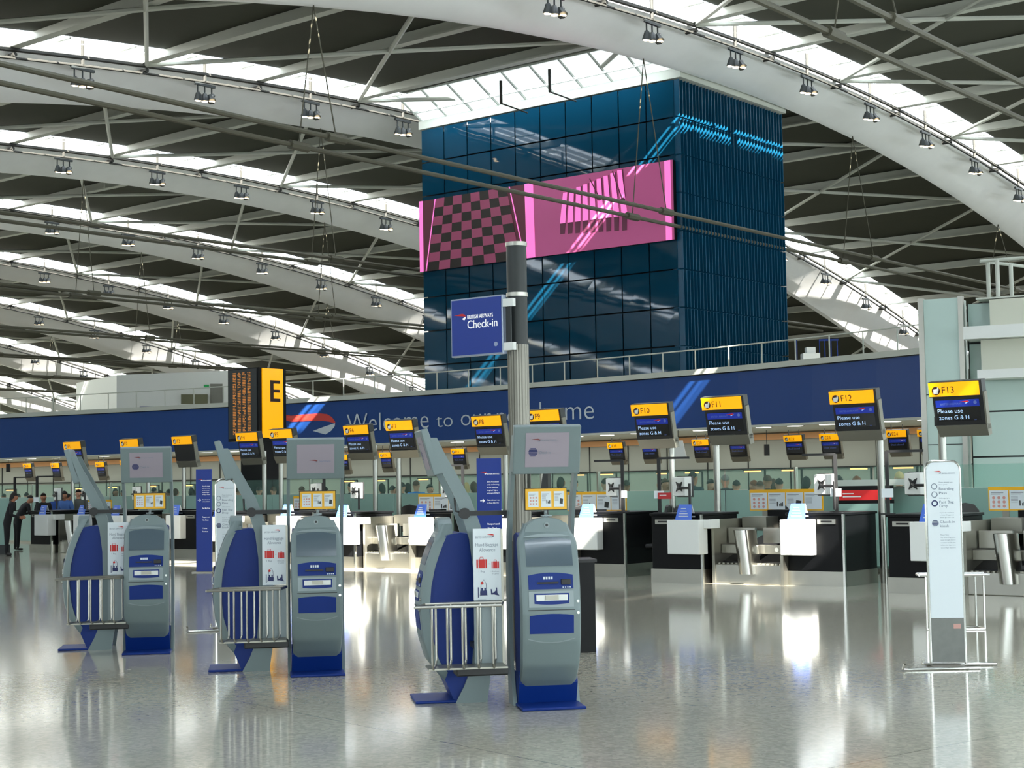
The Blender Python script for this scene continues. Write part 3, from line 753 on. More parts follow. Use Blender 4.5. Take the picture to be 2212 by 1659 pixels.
def make_conveyor():
    t = thing('baggage_conveyor', 'x', 'conveyor')   # x from 0 to W
    W = 1.2
    m = MB(); m.box(.0, W, .12, 1.6, 0, .30); m.build('base', M_steel, t, bevel=.01)
    for x0 in (.02, W/2+.05):
        x1 = x0+W/2-.08
        m = MB(); m.prism([(.35, .30), (.35, .34), (1.6, .7), (1.6, .30)], x0, x1, 'x'); m.build('belt', M_blackp, t)
        m = MB(); m.box(x0, x1, .30, .45, .46, .60); b_ = m.build('display_bar', M_steel2, t, bevel=.01)
        m = MB(); m.tube([((x0+x1)/2+.1, .295, .53), ((x0+x1)/2+.1, .30, .53)], .035, 12); m.build('scale_display', M_white, b_)
        m = MB(); m.box(x0+.02, x1-.02, .5, .56, .62, .86); m.build('back_plate', M_steel, t)
        m = MB()
        for q in range(7): m.tube([(x0+.03+q*(x1-x0-.06)/6, .2, .30), (x0+.03+q*(x1-x0-.06)/6, .2, .325)], .035, 8)
        m.build('roller_edge', M_steel2, t)
    # rounded guard between the two belts
    m = MB(); xm = W/2
    pts = [(xm-.14, .3), (xm-.13, .1), (xm-.08, .0), (xm, -.04), (xm+.08, .0), (xm+.13, .1), (xm+.14, .3)]
    vs = [(x, y, .16) for x, y in pts]+[(x-.03, y-.1, .84) for x, y in pts]; n = len(pts)
    m.add(vs, [tuple(range(n-1, -1, -1)), tuple(range(n, 2*n))]+[(i, (i+1) % n, n+(i+1) % n, n+i) for i in range(n)])
    m.build('rounded_guard', M_chrome, t, smooth=True)
    for x in (-.03, W-.02):
        m = MB(); m.box(x, x+.05, .1, 1.1, .0, 1.0 if x < 0 else .95); m.build('side_panel', M_steel2, t)
    m = MB(); m.box(.06, .5, .9, 1.3, .8, 1.02); m.build('machine_box', M_steel2, t)
    m = MB(); m.box(.3, .85, 1.3, 1.6, .5, 1.12); m.build('black_cabinet', M_black, t)
    return t
FR = {12: Vector((4.9, 23.7, 0)), 10: Vector((1.86, 26.9, 0))}
step = XR*(-4.37)+YB*.6
for e in (8, 6, 4, 2): FR[e] = FR[e+2]+step
for e in (12, 10, 8, 6, 4, 2): FR[e+1] = FR[e]+XR*(1.12+DW)-YB*.88
FR[1] = FR[2]+XR*(-2.32)+YB*.15
dk = {1: None, 0: None}
cv = None
EXTRA = {}
for n_ in range(1, 14):
    o_ = n_ % 2
    lb = 'black check-in desk with white counter box under the F%d sign' % n_
    if dk[o_] is None: dk[o_] = make_desk(o_); d = dk[o_]; d.location = FR[n_]; d.rotation_euler = (0, 0, RZ)
    else: d = dup(dk[o_], FR[n_], RZ)
    d['label'] = lb; d['group'] = 'black check-in desks in the F row'
    if o_:
        loc = FR[n_]+XR*.12+YB*.05
        if cv is None: cv = make_conveyor(); c = cv; c.location = loc; c.rotation_euler = (0, 0, RZ)
        else: c = dup(cv, loc, RZ)
        c['label'] = 'stainless steel baggage weighing conveyor to the right of desk F%d' % n_; c['group'] = 'baggage conveyors in the F row'
# one more conveyor pair past the totem at the right edge
c = dup(cv, FR[13]+XR*1.52-YB*.2, RZ, 'stainless steel baggage conveyor second to the right of desk F13, at the picture edge', 'baggage conveyors in the F row')

# tent cards on the counter boxes
def make_card():
    t = thing('tent_card', 'x', 'card')
    m = MB(); m.hexa([(-.15, -.07, 0), (.15, -.07, 0), (.15, -.06, 0), (-.15, -.06, 0), (-.11, -.005, .24), (.12, -.005, .24), (.12, .005, .24), (-.11, .005, .24)]); m.build('front_panel', mat('card_blue', (70, 110, 210), .4), t)
    m = MB(); m.hexa([(-.15, .07, 0), (.15, .07, 0), (.15, .08, 0), (-.15, .08, 0), (-.11, .006, .24), (.12, .006, .24), (.12, .014, .24), (-.11, .014, .24)]); m.build('back_panel', M_white, t)
    m = MB()
    for q in range(4): z = .05+q*.04; y = -.071+z/.24*.065; m.box(-.09+q*.01, .09-q*.02, y-.004, y, z, z+.012)
    m.build('text_lines', M_poster, t)
    return t
cd = make_card(); first = True
for n_ in range(1, 14):
    x = -.27 if n_ % 2 else -DW+.22
    loc = lw(FR[n_], x, -.03, 1.0)
    if first: o = cd; o.location = loc; o.rotation_euler = (0, 0, RZ); first = False
    else: o = dup(cd, loc, RZ)
    o['label'] = 'blue tent card standing on the white counter box of desk F%d' % n_; o['group'] = 'blue tent cards on the F desks'

# gate signs
def BAlogo(parent, x, y, z, s, txt_mat, redm, text=True, flip=False):
    """ribbon mark and airline lettering on a face looking to -y; x,z left baseline"""
    mb = MB(); mb.prism([(x-1.0*s, z+.42*s), (x-.2*s, z+.50*s), (x+.05*s, z+.42*s), (x+.12*s, z+.28*s), (x-.05*s, z+.30*s), (x-.4*s, z+.34*s)], y-.003, y, 'y'); mb.build('ribbon_mark', redm, parent)
    mb = MB(); mb.prism([(x+.12*s, z+.26*s), (x+.08*s, z+.10*s), (x-.02*s, z+.02*s), (x-.24*s, z+.12*s), (x-.05*s, z+.20*s)], y-.003, y, 'y'); mb.build('ribbon_mark', txt_mat, parent)
    if text: put_text('BRITISH AIRWAYS', txt_mat, parent, (x+.22*s, y-.002, z), .22*s, width=2.0*s)
def make_gate(n_, kind, W=.77):
    t = thing('gate_sign', 'x', 'sign')
    # local frame: sign face looks to -y and tips forward
    head = bpy.data.objects.new('sign_head', None)
    T = math.radians(11)
    def rotp(p): x, y, z = p; return (x, y*math.cos(T)-z*math.sin(T)-0, y*math.sin(T)+z*math.cos(T))
    def R(mb): mb.v = [rotp(p) for p in mb.v]; return mb
    def seat(o):
        o.rotation_euler = (math.pi/2+T, 0, 0); o.location = rotp(o.location); return o
    h0 = -.62
    m = MB(); m.box(-W/2-.005, W/2+.02, .0, .14, -.21, .01); R(m).build('header_box', M_dark, t)
    m = MB(); m.box(-W/2, W/2-.02, -.012, .0, -.20, 0); yl = R(m).build('number_panel', M_yellow, t)
    m = MB(); m.box(-W/2+.04, W/2+.02, .0, .12, h0, -.21); hs = R(m).build('screen_housing', M_blackp, t)
    m = MB(); m.box(W/2+.025, W/2+.05, -.01, .10, h0-.08, -.16); R(m).build('side_bracket', M_tray, t)
    m = MB(); m.hexa([(-W/2+.09, .0, h0-.17), (W/2+.05, .0, h0-.17), (W/2+.05, .12, h0-.17), (-W/2+.09, .12, h0-.17), (-W/2+.06, -.03, h0-.005), (W/2+.05, -.03, h0-.005), (W/2+.05, .12, h0-.005), (-W/2+.06, .12, h0-.005)]); R(m).build('lower_tray', M_tray, t)
    # icon
    m = MB(); m.tube([(-W/2+.11, -.012, -.115), (-W/2+.11, -.016, -.115)], .062, 16); ic = R(m).build('bag_icon_disc', M_brown, yl)
    m = MB(); m.prism([(-W/2+.07, -.155), (-W/2+.135, -.16), (-W/2+.155, -.10), (-W/2+.15, -.065), (-W/2+.135, -.065), (-W/2+.13, -.09), (-W/2+.075, -.095)], -.020, -.016, 'y'); R(m).build('bag_icon', M_white, yl)
    me, tw = text_mesh(kind+str(n_), M_brown, .006)
    o = put_text(kind+str(n_), M_brown, yl, (-W/2+.2, -.014, -.155), .095); seat(o)
    if not (kind == 'F' and n_ == 3):
        m = MB(); m.box(-W/2+.08, W/2-.04, -.004, .0, h0+.055, -.25); s_ = R(m).build('screen', M_scr, t)
        m = MB(); m.box(-W/2+.08, W/2-.04, -.007, -.004, -.36, -.26); R(m).build('blue_band', M_scrblue, s_)
        o = put_text('BRITISH AIRWAYS', M_scrdim, s_, (-W/2+.15, -.009, -.33), .03, width=.32); seat(o)
        m = MB(); m.prism([(.05, -.29), (.17, -.275), (.20, -.285), (.17, -.30)], -.010, -.007, 'y'); R(m).build('ribbon_mark', M_red, s_)
        m = MB(); m.prism([(.20, -.29), (.15, -.315), (.13, -.31)], -.010, -.007, 'y'); R(m).build('ribbon_mark', M_scrtxt, s_)
        m = MB(); m.tube([(W/2-.10, -.007, -.305), (W/2-.10, -.010, -.305)], .025, 12); R(m).build('alliance_mark', M_scrdim, s_)
        if kind == 'F':
            seat(put_text('Please use', M_scrtxt, s_, (-W/2+.10, -.008, -.445), .058, width=.375, bold=-.004))
            seat(put_text('zones G & H', M_scrtxt, s_, (-W/2+.11, -.008, -.54), .058, width=.45, bold=-.004))
            seat(put_text('12:47', M_scrdim, s_, (W/2-.14, -.008, -.56), .014))
        else:
            seat(put_text('Desk closed', M_scrdim, s_, (-W/2+.13, -.008, -.45), .05, width=.4))
    return t
M_brown2 = M_brown
FS_ = {1: (155, 955, 157), 2: (278, 949, 320), 3: (392, 943, 397), 4: (532, 935, 571), 5: (605, 928, 607), 6: (768, 919, 810), 7: (861, 909, 861), 8: (1050, 899, 1092),
       9: (1172, 886, 1172), 10: (1402, 873, 1451), 11: (1558, 858, 1548), 12: (1839, 844, 1902), 13: (2060, 825, 2037)}
for n_, (cx_, ty, pxp) in FS_.items():
    hy_ = 1040-.0172*(cx_-1106)
    fit_D = F_PX*1.31/(hy_-ty)
    rowD = {1: 43.0, 2: 41.8, 3: 39.9, 4: 38.4, 5: 36.5}.get(n_, fit_D)
    p = at(cx_, ty, rowD)
    t = make_gate(n_, 'F', .77)
    t.location = p; t.rotation_euler = (0, 0, RZ)
    tag(t, 'pole sign with yellow header reading F%d and a %s' % (n_, 'blank black screen' if n_ == 3 else 'dark message screen'), 'sign', 'numbered F desk signs on poles')
    # pole: behind the head, to the floor
    r = ray(pxp, 1000); q0 = p+YB*.26
    det = XR.x*(-r.y)-XR.y*(-r.x); s = (-(q0.x)*(-r.y)+(q0.y)*(-r.x))/det
    m = MB(); m.tube([(s, .26, -p.z), (s, .26, -.45)], .055, 16); m.build('pole', M_pole, t, smooth=True)
    m = MB(); m.box(min(s, -.1)-.05, max(s, .1)+.05, .12, .26, -.62, -.48); m.build('cross_arm', M_dark, t)
    # short stem visible under the tray is the pole itself
# E row signs hang from the soffit
ES = [('10', 58, 1001), ('11', 118, 1000), ('11', 203, 999), ('13', 215, 998), ('13', 268, 994), ('13', 738, 982), ('13', 831, 977), ('14', 988, 969), ('18', 1328, 956), ('19', 1400, 953), ('20', 1512, 949), ('21', 1590, 946), ('22', 1712, 940), ('23', 1790, 937), ('24', 1935, 929), ('25', 2004, 927)]
for i, (n_, x, y) in enumerate([e for e in ES if e[1] not in (203,)]):
    # depth: just behind the fascia line at that column
    p0, N = fhit(x, 980, 0)
    if p0 is None: continue
    D = p0.y+2.2
    p = at(x, y+.5, D)
    t = make_gate(n_, 'E', .66 if x > 900 else .60)
    t.location = p; t.rotation_euler = (0, 0, RZ)
    pos = {58: 'leftmost in the E row', 118: 'second from the left in the E row', 215: 'right of the F1 sign', 268: 'behind the farthest kiosk screen', 738: 'just left of the F6 sign pole', 831: 'half hidden by the F7 sign'}.get(x, '')
    yel = 'without visible number, ' + pos if x in (58, 118, 215, 268, 738, 831) else 'reading E'+n_
    tag(t, 'small hanging yellow-topped sign, ' + yel, 'sign', 'hanging E desk signs under the fascia')
    top = p0.z+0
    for sx in (-.18, .18):
        m = MB(); m.tube([(sx, .08, -.02), (sx, .08, FBOT[8].z-p.z+.0)], .015, 5); m.build('hanger_rod', M_dark, t)

# glass partitions behind the desks
PA = Vector((8.4, 24.9, 0)); PD = Vector((-.69, .725, 0)).normalized()
prz = math.atan2(-PD.y, -PD.x)
gp = thing('glass_partition', 'long frosted green glass partition with clear top running behind the F desks', 'partition', PA, prz)
nseg = 24; SL = 1.62
for i in range(nseg):
    x0, x1 = -(i+1)*SL+.02, -i*SL-.02
    m = MB(); m.box(x0, x1, 0, .03, .06, 1.42); m.build('frosted_panel', M_teal, gp)
    m = MB(); m.box(x0, x1, .005, .02, 1.43, 1.80); m.build('clear_panel', M_clear, gp)
    if i % 3 == 0:
        m = MB(); m.box(x1+.0, x1+.04, -.02, .05, 0, 1.82); m.build('post', M_steel2, gp)
m = MB(); m.box(-nseg*SL, 0, -.02, .05, 0, .06); m.build('base_channel', M_steel2, gp)
g2 = thing('glass_partition', 'short green glass partition at the right edge behind the notice board', 'partition', PA+Vector((.1, .2, 0)), math.radians(-22))
for i in range(3):
    m = MB(); m.box(i*1.6+.02, (i+1)*1.6-.02, 0, .03, .0, 1.42); m.build('frosted_panel', M_teal, g2)
    m = MB(); m.box(i*1.6+.02, (i+1)*1.6-.02, .005, .02, 1.43, 1.9); m.build('clear_panel', M_clear, g2)

# desk equipment: monitors seen from behind, black L frames, chairs
def make_monitor():
    t = thing('monitor', 'x', 'monitor')
    m = MB(); m.hexa([(-.17, .0, -.15), (.13, .0, -.15), (.19, .10, -.16), (-.19, .10, -.16), (-.17, .0, .15), (.13, .0, .15), (.19, .10, .16), (-.19, .10, .16)]); m.build('shell', M_white, t, bevel=.008)
    m = MB(); m.box(-.2, .2, .10, .13, -.17, .17); m.build('bezel', M_blackp, t)
    m = MB()
    st = []
    for k in range(8):
        r_ = .11 if k % 2 == 0 else .04; st.append((r_*math.cos(math.pi/4*k+math.pi/4), r_*math.sin(math.pi/4*k+math.pi/4)))
    m.prism(st, -.02, 0, 'y'); m.build('bracket', M_blackp, t)
    m = MB(); m.tube([(0, -.02, 0), (.12, -.10, -.02), (.34, -.06, -.02)], .02, 6); m.build('arm', M_blackp, t)
    m = MB(); m.tube([(.34, -.06, .05), (.34, -.06, -.38)], .022, 8); m.build('stem', M_blackp, t)
    return t
mon = make_monitor(); firstm = True
MONS = [(13, 1973, 1052), (12, 1775, 1052), (11, 1468, 1060), (10, 1321, 1061), (8, 962, 1069), (7, 765, 1069), (6, 678, 1068), (3, 290, 1075), (2, 180, 1079), (1, 120, 1085)]
for n_, x, y in MONS:
    D = FR[n_].y+.62
    loc = at(x, y, D); loc.z = 1.52
    if firstm: o = mon; firstm = False; o.location = loc; o.rotation_euler = (0, 0, RZ-math.radians(20))
    else: o = dup(mon, loc, RZ-math.radians(20))
    o['label'] = 'white-backed desk monitor with black star bracket on desk F%d' % n_; o['group'] = 'desk monitors seen from behind'
def make_frame(sgn):
    t = thing('arm_frame', 'x', 'frame')
    m = MB(); m.box(-.025, .025, -.025, .025, 0, .88); m.build('post', M_blackp, t)
    m = MB(); m.box(min(0, sgn*.5), max(0, sgn*.5), -.02, .02, .86, .895); m.build('arm', M_blackp, t)
    m = MB(); m.box(-.1, .1, -.05, .04, .0, .02); m.build('foot', M_blackp, t)
    m = MB(); m.box(-.08, .08, -.035, -.026, .24, .36); m.build('notice_card', M_poster, t)
    return t
fr = {}
for n_, px_, sg in ((13, 1917, 1), (12, 1806, -1), (11, 1424, 1), (10, 1345, -1), (8, 1000, -1), (6, 700, -1), (1, 32, 1), (2, 80, 1)):
    loc = at(px_, 1050, FR[n_].y+.35); loc.z = 1.1
    o = make_frame(sg); o.location = loc; o.rotation_euler = (0, 0, RZ*.5)
    tag(o, 'thin black L-shaped arm frame standing on desk F%d' % n_, 'frame', 'black arm frames on the desks')
def make_chair():
    t = thing('office_chair', 'x', 'chair')
    m = MB(); m.box(-.25, .25, -.25, .25, .46, .54); m.build('seat', M_blackp, t, bevel=.03)
    m = MB(); pts = [(.24*math.sin(q*math.pi/8)*(1 if q else 1), .60+.0) for q in range(3)]
    m.prism([(-.22, .62), (.22, .62), (.25, .85), (.23, 1.08), (.15, 1.17), (0, 1.2), (-.15, 1.17), (-.23, 1.08), (-.25, .85)], -.30, -.24, 'y'); m.build('backrest', M_blackp, t, bevel=.01)
    m = MB(); m.tube([(0, -.26, .5), (0, -.29, .7)], .03, 8); m.build('back_support', M_dark, t)
    m = MB(); m.tube([(0, 0, .46), (0, 0, .09)], .03, 8); m.build('column', M_dark, t)
    for k in range(5):
        q = 2*math.pi*k/5
        m = MB(); m.tube([(0, 0, .09), (.3*math.cos(q), .3*math.sin(q), .05), (.3*math.cos(q), .3*math.sin(q), .0)], .02, 6); m.build('foot', M_dark, t)
    return t
ch = None
for i, (px_, D, wh) in enumerate(((1236, 29.4, 'behind desk F10'), (1410, 27.6, 'behind the gap left of desk F11'), (1660, 26.6, 'right of the F11 sign pole'), (872, 33.4, 'near the F7 pole'), (2105, 24.4, 'right of the white totem'), (1500, 27.2, 'behind desk F11'))):
    loc = at(px_, 1100, D); loc.z = 0
    if ch is None: ch = make_chair(); o = ch; o.location = loc; o.rotation_euler = (0, 0, .6)
    else: o = dup(ch, loc, .6+i*.7)
    o['label'] = 'black office chair with curved back standing ' + wh; o['group'] = 'black office chairs behind the desks'

# yellow-bordered baggage notice boards
def notice_panels(t, W, H, n, y=-.015):
    m = MB(); m.box(0, W, 0, .02, 0, H); fr_ = m.build('yellow_frame', M_ylw_p, t)
    gap = .02; w_ = (W-gap*(n+1))/n
    for i in range(n):
        x0 = gap+i*(w_+gap)
        m = MB(); m.box(x0, x0+w_, -.004, 0, .02, H-.055 if H > .3 else H-.02); p = m.build('white_panel', M_poster, t)
        z1 = (H-.055 if H > .3 else H-.02)-.01; z0 = .03
        hh = z1-z0
        m = MB()
        if i == 0:
            for a in range(3):
                for b in range(3):
                    cx_, cz_ = x0+w_*(.22+.28*a), z0+hh*(.14+.24*b)
                    rr_ = min(w_, hh)*.09
                    ring = [(cx_+rr_*math.cos(k*math.pi/5), cz_+rr_*math.sin(k*math.pi/5)) for k in range(10)]
                    m.prism(ring, -.007, -.004, 'y')
            m.build('forbidden_symbols', mat('faded_red_print', (206, 150, 140), .5), p)
        elif i == 1:
            for k, (fx, fh) in enumerate(((.52, .3), (.66, .16), (.74, .22), (.82, .26))):
                m.box(x0+w_*fx, x0+w_*(fx+.055), -.007, -.004, z0+hh*.16, z0+hh*(.16+fh))
            m.build('bottle_symbols', M_blackp, p)
        elif i == 2:
            m.prism([(x0+w_*.55, z0+hh*.15), (x0+w_*.85, z0+hh*.1), (x0+w_*.9, z0+hh*.5), (x0+w_*.6, z0+hh*.55)], -.007, -.004, 'y'); m.build('bag_symbol', M_dark, p)
        m = MB()
        m.box(x0+w_*.08, x0+w_*.75, -.007, -.004, z1-hh*.12, z1-hh*.07); m.box(x0+w_*.08, x0+w_*.6, -.007, -.004, z1-hh*.2, z1-hh*.16)
        if i: 
            for q in range(5): m.box(x0+w_*.08, x0+w_*.45, -.007, -.004, z1-hh*(.32+q*.08), z1-hh*(.29+q*.08))
        m.build('text_lines', mat('grey_print', (150, 155, 160), .5), p)
def big_board(x0, x1, y0, y1, D, lb, n=4, W=None):
    p = at(x0, y1, D)
    ppm = F_PX/D*.86
    W = (x1-x0)/ppm; H = (y1-y0)/(F_PX/D)
    t = thing('notice_board', lb, 'notice', p, RZ, 'yellow-bordered baggage notice boards')
    notice_panels(t, W, H, n)
    for x in (W*.2, W*.8):
        m = MB(); m.box(x-.05, x+.05, .02, .06, -p.z, H*.5); m.build('post', M_steel2, t)
big_board(1620, 1770, 1058, 1103, 27.0, 'long yellow-bordered baggage notice board between desks F11 and F12')
big_board(1226, 1358, 1063, 1104, 30.2, 'sunlit yellow-bordered baggage notice board left of desk F10', 4)
big_board(2136, 2290, 1052, 1103, 24.3, 'yellow-bordered baggage notice board cut by the right picture edge', 4)
big_board(904, 1016, 1068, 1105, 33.4, 'yellow-bordered baggage notice board behind the nearest leaning kiosk post', 3)
big_board(634, 724, 1072, 1108, 35.9, 'yellow-bordered baggage notice board behind the middle kiosk', 3)
big_board(182, 262, 1080, 1106, 42.6, 'yellow-bordered baggage notice board behind the farthest leaning kiosk', 3)
# red advert strip on the counter behind F12
ra = thing('red_banner', 'red strip banner with white lettering on the counter behind desk F12', 'banner', at(1813, 1081, 26.8), RZ*.35)
m = MB(); m.box(0, .86, 0, .05, -.0, .17); m.build('panel', emi('advert_red', (190, 24, 26), .25), ra)
m = MB(); m.box(-.02, .9, .0, .3, -.06, -.0); m.box(-.02, .9, .0, .3, .17, .24); m.build('dark_frame', M_black, ra)
m = MB(); m.box(-.02, .88, .0, .3, -1.11, -.06); m.build('counter', M_teal, ra)
m = MB(); m.box(-.1, 1.1, -.02, .4, .24, .34); m.build('counter_top', M_wallp, ra)
for q, wd in enumerate((.18, .3)): 
    m = MB(); m.box(.06, .06+wd, -.006, 0, .10-q*.05, .12-q*.05); m.build('text_line', M_white, ra)
rb = thing('red_notice', 'small red notice plate on the frame of desk F11', 'notice', at(1421, 1078, FR[11].y+.3), RZ*.5)
m = MB(); m.box(0, .22, 0, .015, 0, .10); m.build('plate', mat('notice_red', (170, 30, 32), .4), rb)
m = MB(); m.box(.03, .14, -.004, 0, .055, .065); m.build('text_line', M_white, rb)

# orange lamp bars of the E desks
LMP = [(14, 29, 1058), (164, 179, 1054.6), (235, 252, 1052), (321, 337, 1049.6), (399, 415, 1047.6), (744, 765, 1038.7), (815, 832, 1037), (904, 925, 1034.6), (1234, 1262, 1025), (1291, 1324, 1024),
       (1419, 1440, 1021.5), (1480, 1509, 1020), (1608, 1644, 1017), (1689, 1723, 1014.5), (1837, 1873, 1011), (1930, 1972, 1009)]
for i, (xa, xb, y) in enumerate(LMP):
    p0, N = fhit((xa+xb)/2, 960, 0)
    D = (p0.y if p0 else 60)+1.4
    pa = at(xa, y, D); pb = at(xb, y, D)
    t = thing('desk_lamp', 'orange lamp bar on a black arm in the E row, %s from the left' % ['one', 'two', 'three', 'four', 'five', 'six', 'seven', 'eight', 'nine', 'ten', 'eleven', 'twelve', 'thirteen', 'fourteen', 'fifteen', 'sixteen'][i], 'lamp', Vector((pa.x, pa.y, 0)), 0, 'orange lamp bars of the E desks')
    L_ = pb.x-pa.x; z = pa.z
    m = MB(); m.box(0, L_, -.04, .04, z-.045, z-.005); m.build('light_bar', M_orange, t)
    m = MB(); m.box(-.05, L_+.15, -.03, .03, z, z+.035); m.build('arm', M_blackp, t)
    m = MB(); m.box(L_+.09, L_+.15, -.03, .03, 1.0, z); m.build('post', M_blackp, t)
# E row desks (mostly hidden)
ed = None
for i in range(13):
    f_ = 4.6+i*.78
    T, Bq, N = fpt(min(f_, len(FTOP)-1.01))
    c = zc(Bq-N*2.6, 0)
    if ed is None:
        ed = thing('counter_desk', 'x', 'desk'); 
        m = MB(); m.box(-.9, .9, -.35, .35, 0, 1.02); m.build('body', M_black, ed)
        m = MB(); m.box(-.95, .95, -.4, .4, 1.02, 1.07); m.build('top', M_white, ed)
        o = ed; o.location = c
    else: o = dup(ed, c, 0)
    o.rotation_euler = (0, 0, math.atan2(N.x, -N.y))
    o['label'] = 'dark counter with white top in the E row beneath the blue fascia'; o['group'] = 'E row counters'

# the E pillar
D_E = 45.0
eC = at(559, 900, D_E); eT = at(559, 793, D_E).z
ep = thing('zone_pillar', 'tall black zone pillar with yellow E panel and dot-matrix departure columns', 'sign', Vector((eC.x, eC.y, 0)), RZ)
WL = 1.30; WR = 1.06
ez0 = at(559, 1000, D_E).z-.9
m = MB(); m.box(-WL, 0, 0, WR, at(559, 952, D_E).z, eT); m.build('head', M_black, ep)
m = MB(); m.box(-WL+.25, -.1, .25, WR-.1, 0, at(559, 952, D_E).z); m.build('column', M_black, ep)
m = MB(); m.box(.0, .03, .12, WR-.14, at(559, 945, D_E).z-.0, eT-.02); yp = m.build('yellow_panel', mat('pillar_yellow', (255, 186, 0), .25, emit=.62, ecol=(255, 172, 0)), ep)
# letter E on the right face (looks along +x local)
ztop = at(590, 818, D_E-.3).z; zbot = at(590, 865, D_E-.3).z; hh = ztop-zbot
m = MB(); y0, y1 = .42, .80
m.box(.03, .04, y0, y0+.12, zbot, ztop); m.box(.03, .04, y0+.1, y1, ztop-hh*.15, ztop); m.box(.03, .04, y0+.1, y1-.02, zbot+hh*.43, zbot+hh*.57); m.box(.03, .04, y0+.1, y1, zbot, zbot+hh*.15)
m.build('letter_e', M_brown, yp)
m = MB(); m.box(-WL+.05, -.06, -.02, 0, at(559, 945, D_E).z, eT-.03); lp = m.build('display_face', M_dark, ep)
M_led = mat('amber_dots', (190, 130, 60), .5, emit=.35, ecol=(255, 160, 60))
zz = eT-.12; zend = at(559, 938, D_E).z
rg = random.Random(5); m = MB()
while zz > zend:
    for cxx in (-1.06, -.86, -.65, -.44):
        for q in range(3):
            if rg.random() < .85: m.box(cxx+q*.045, cxx+.036+q*.045, -.028, -.02, zz-.022, zz)
    zz -= .045
m.build('departure_rows', M_led, lp)

# ------------------------------------------------------------------ big steel pole with the check-in sign
PP = at(1124, 1045, 20.3); PP.z = 0
pt = at(1119, 525, 20.3).z
pl = thing('steel_column', 'round fluted stainless column with black upper section and steel bands', 'column', PP)
zb_ = at(1124, 745, 20.3).z; zm_ = at(1121, 637, 20.3).z
R_ = .134
m = MB(); n = 48
ringr = [R_+(.004 if k % 2 else -.002) for k in range(n)]
vs = [(ringr[k]*math.cos(2*math.pi*k/n), ringr[k]*math.sin(2*math.pi*k/n), z) for z in (0, zb_) for k in range(n)]
m.add(vs, [(k, (k+1) % n, n+(k+1) % n, n+k) for k in range(n)]+[tuple(range(n, 2*n)), tuple(range(n-1, -1, -1))]); m.build('fluted_shaft', M_column, pl)
m = MB(); m.tube([(0, 0, zb_), (0, 0, pt-.03)], R_-.004, 32); m.build('black_sleeve', M_dark, pl, smooth=True)
for z in (zm_, pt-.02):
    m = MB(); m.tube([(0, 0, z-.025), (0, 0, z+.025)], R_+.006, 32); m.build('steel_band', M_steel, pl, smooth=True)
sg = thing('check_in_sign', 'square blue check-in sign with grey edge fixed to the fluted column', 'sign', at(1090, 700, 20.15), RZ)
SWD = .87; SH = .76
m = MB(); m.box(-SWD, 0, -.04, .04, -SH/2, SH/2); m.build('frame', mat('silver_frame', (150, 160, 178), .3, .5), sg, bevel=.006)
m = MB(); m.box(-SWD+.02, -.02, -.046, -.04, -SH/2+.02, SH/2-.02); fc = m.build('blue_face', M_signblue, sg)
for z in (.27, -.29):
    m = MB(); m.box(0.0, .16, -.03, .03, z-.05, z+.05); m.build('bracket', M_white, sg)
m = MB(); m.box(.02, .1, .0, .02, -.25, .25); m.build('rear_plate', M_dark, sg)
BAlogo(fc, -.63, -.047, .09, .18, M_signtxt, M_red, text=False)
put_text('BRITISH AIRWAYS', M_signtxt, fc, (-.58, -.049, .105), .05, width=.43, bold=.01)
put_text('Check-in', M_signtxt, fc, (-.58, -.049, -.02), .105, width=.50)
m = MB(); m.tube([(-.11, -.047, -.25), (-.11, -.05, -.25)], .03, 14); m.build('round_mark', mat('round_mark_grey', (150, 160, 190), .4), fc)

# ------------------------------------------------------------------ free-standing banners and totems
def banner(px_, ptop, pbot_hidden, D, ztop, Wd, lb, rz):
    p = at(px_, 1100, D); p.z = 0
    t = thing('banner_stand', lb, 'banner', p, rz, 'blue information banner stands')
    m = MB(); m.box(-Wd/2, Wd/2, 0, .05, .0, ztop); b_ = m.build('panel', M_signblue, t, bevel=.003)
    BAlogo(b_, -Wd*.12, -.001, ztop*.885, .085, M_signtxt, M_red)
    z = ztop*.83
    for k, wd in enumerate((.48, .5, .46, .44, .5)):
        put_text(['Zone F is closed', 'early and waiting', 'for the rest of our', 'longhaul flights', 'arriving on 30 April'][k], M_signtxt, b_, (-Wd*.08, -.002, z-k*.04), .018, width=Wd*wd)
    ar = MB(); zz = ztop*.70; x = -Wd*.28
    ar.prism([(x-.03, zz-.004), (x+.02, zz-.004), (x+.005, zz-.022), (x+.012, zz-.026), (x+.034, zz), (x+.012, zz+.026), (x+.005, zz+.022), (x+.02, zz+.004), (x-.03, zz+.004)], -.006, 0, 'y'); ar.build('arrow', M_signtxt, b_)
    put_text('Please make your way', M_signtxt, b_, (-Wd*.08, -.002, ztop*.70), .018, width=Wd*.5)
    put_text('to Zones G & H for', M_signtxt, b_, (-Wd*.08, -.002, ztop*.70-.04), .018, width=Wd*.48)
    put_text('Fast Bag Drop', M_signtxt, b_, (-Wd*.08, -.002, ztop*.615), .024, width=Wd*.5, bold=.01)
    put_text('Passport and', M_signtxt, b_, (-Wd*.08, -.002, ztop*.53), .024, width=Wd*.48, bold=.01)
    put_text('Visa Check', M_signtxt, b_, (-Wd*.08, -.002, ztop*.50), .024, width=Wd*.4, bold=.01)
    put_text('Ticket', M_signtxt, b_, (-Wd*.08, -.002, ztop*.42), .024, width=Wd*.3)
    put_text('Purchase', M_signtxt, b_, (-Wd*.08, -.002, ztop*.39), .024, width=Wd*.36)
    m = MB(); m.box(-Wd/2-.05, Wd/2+.05, -.12, .2, 0, .02); m.build('base_plate', M_steel2, t)
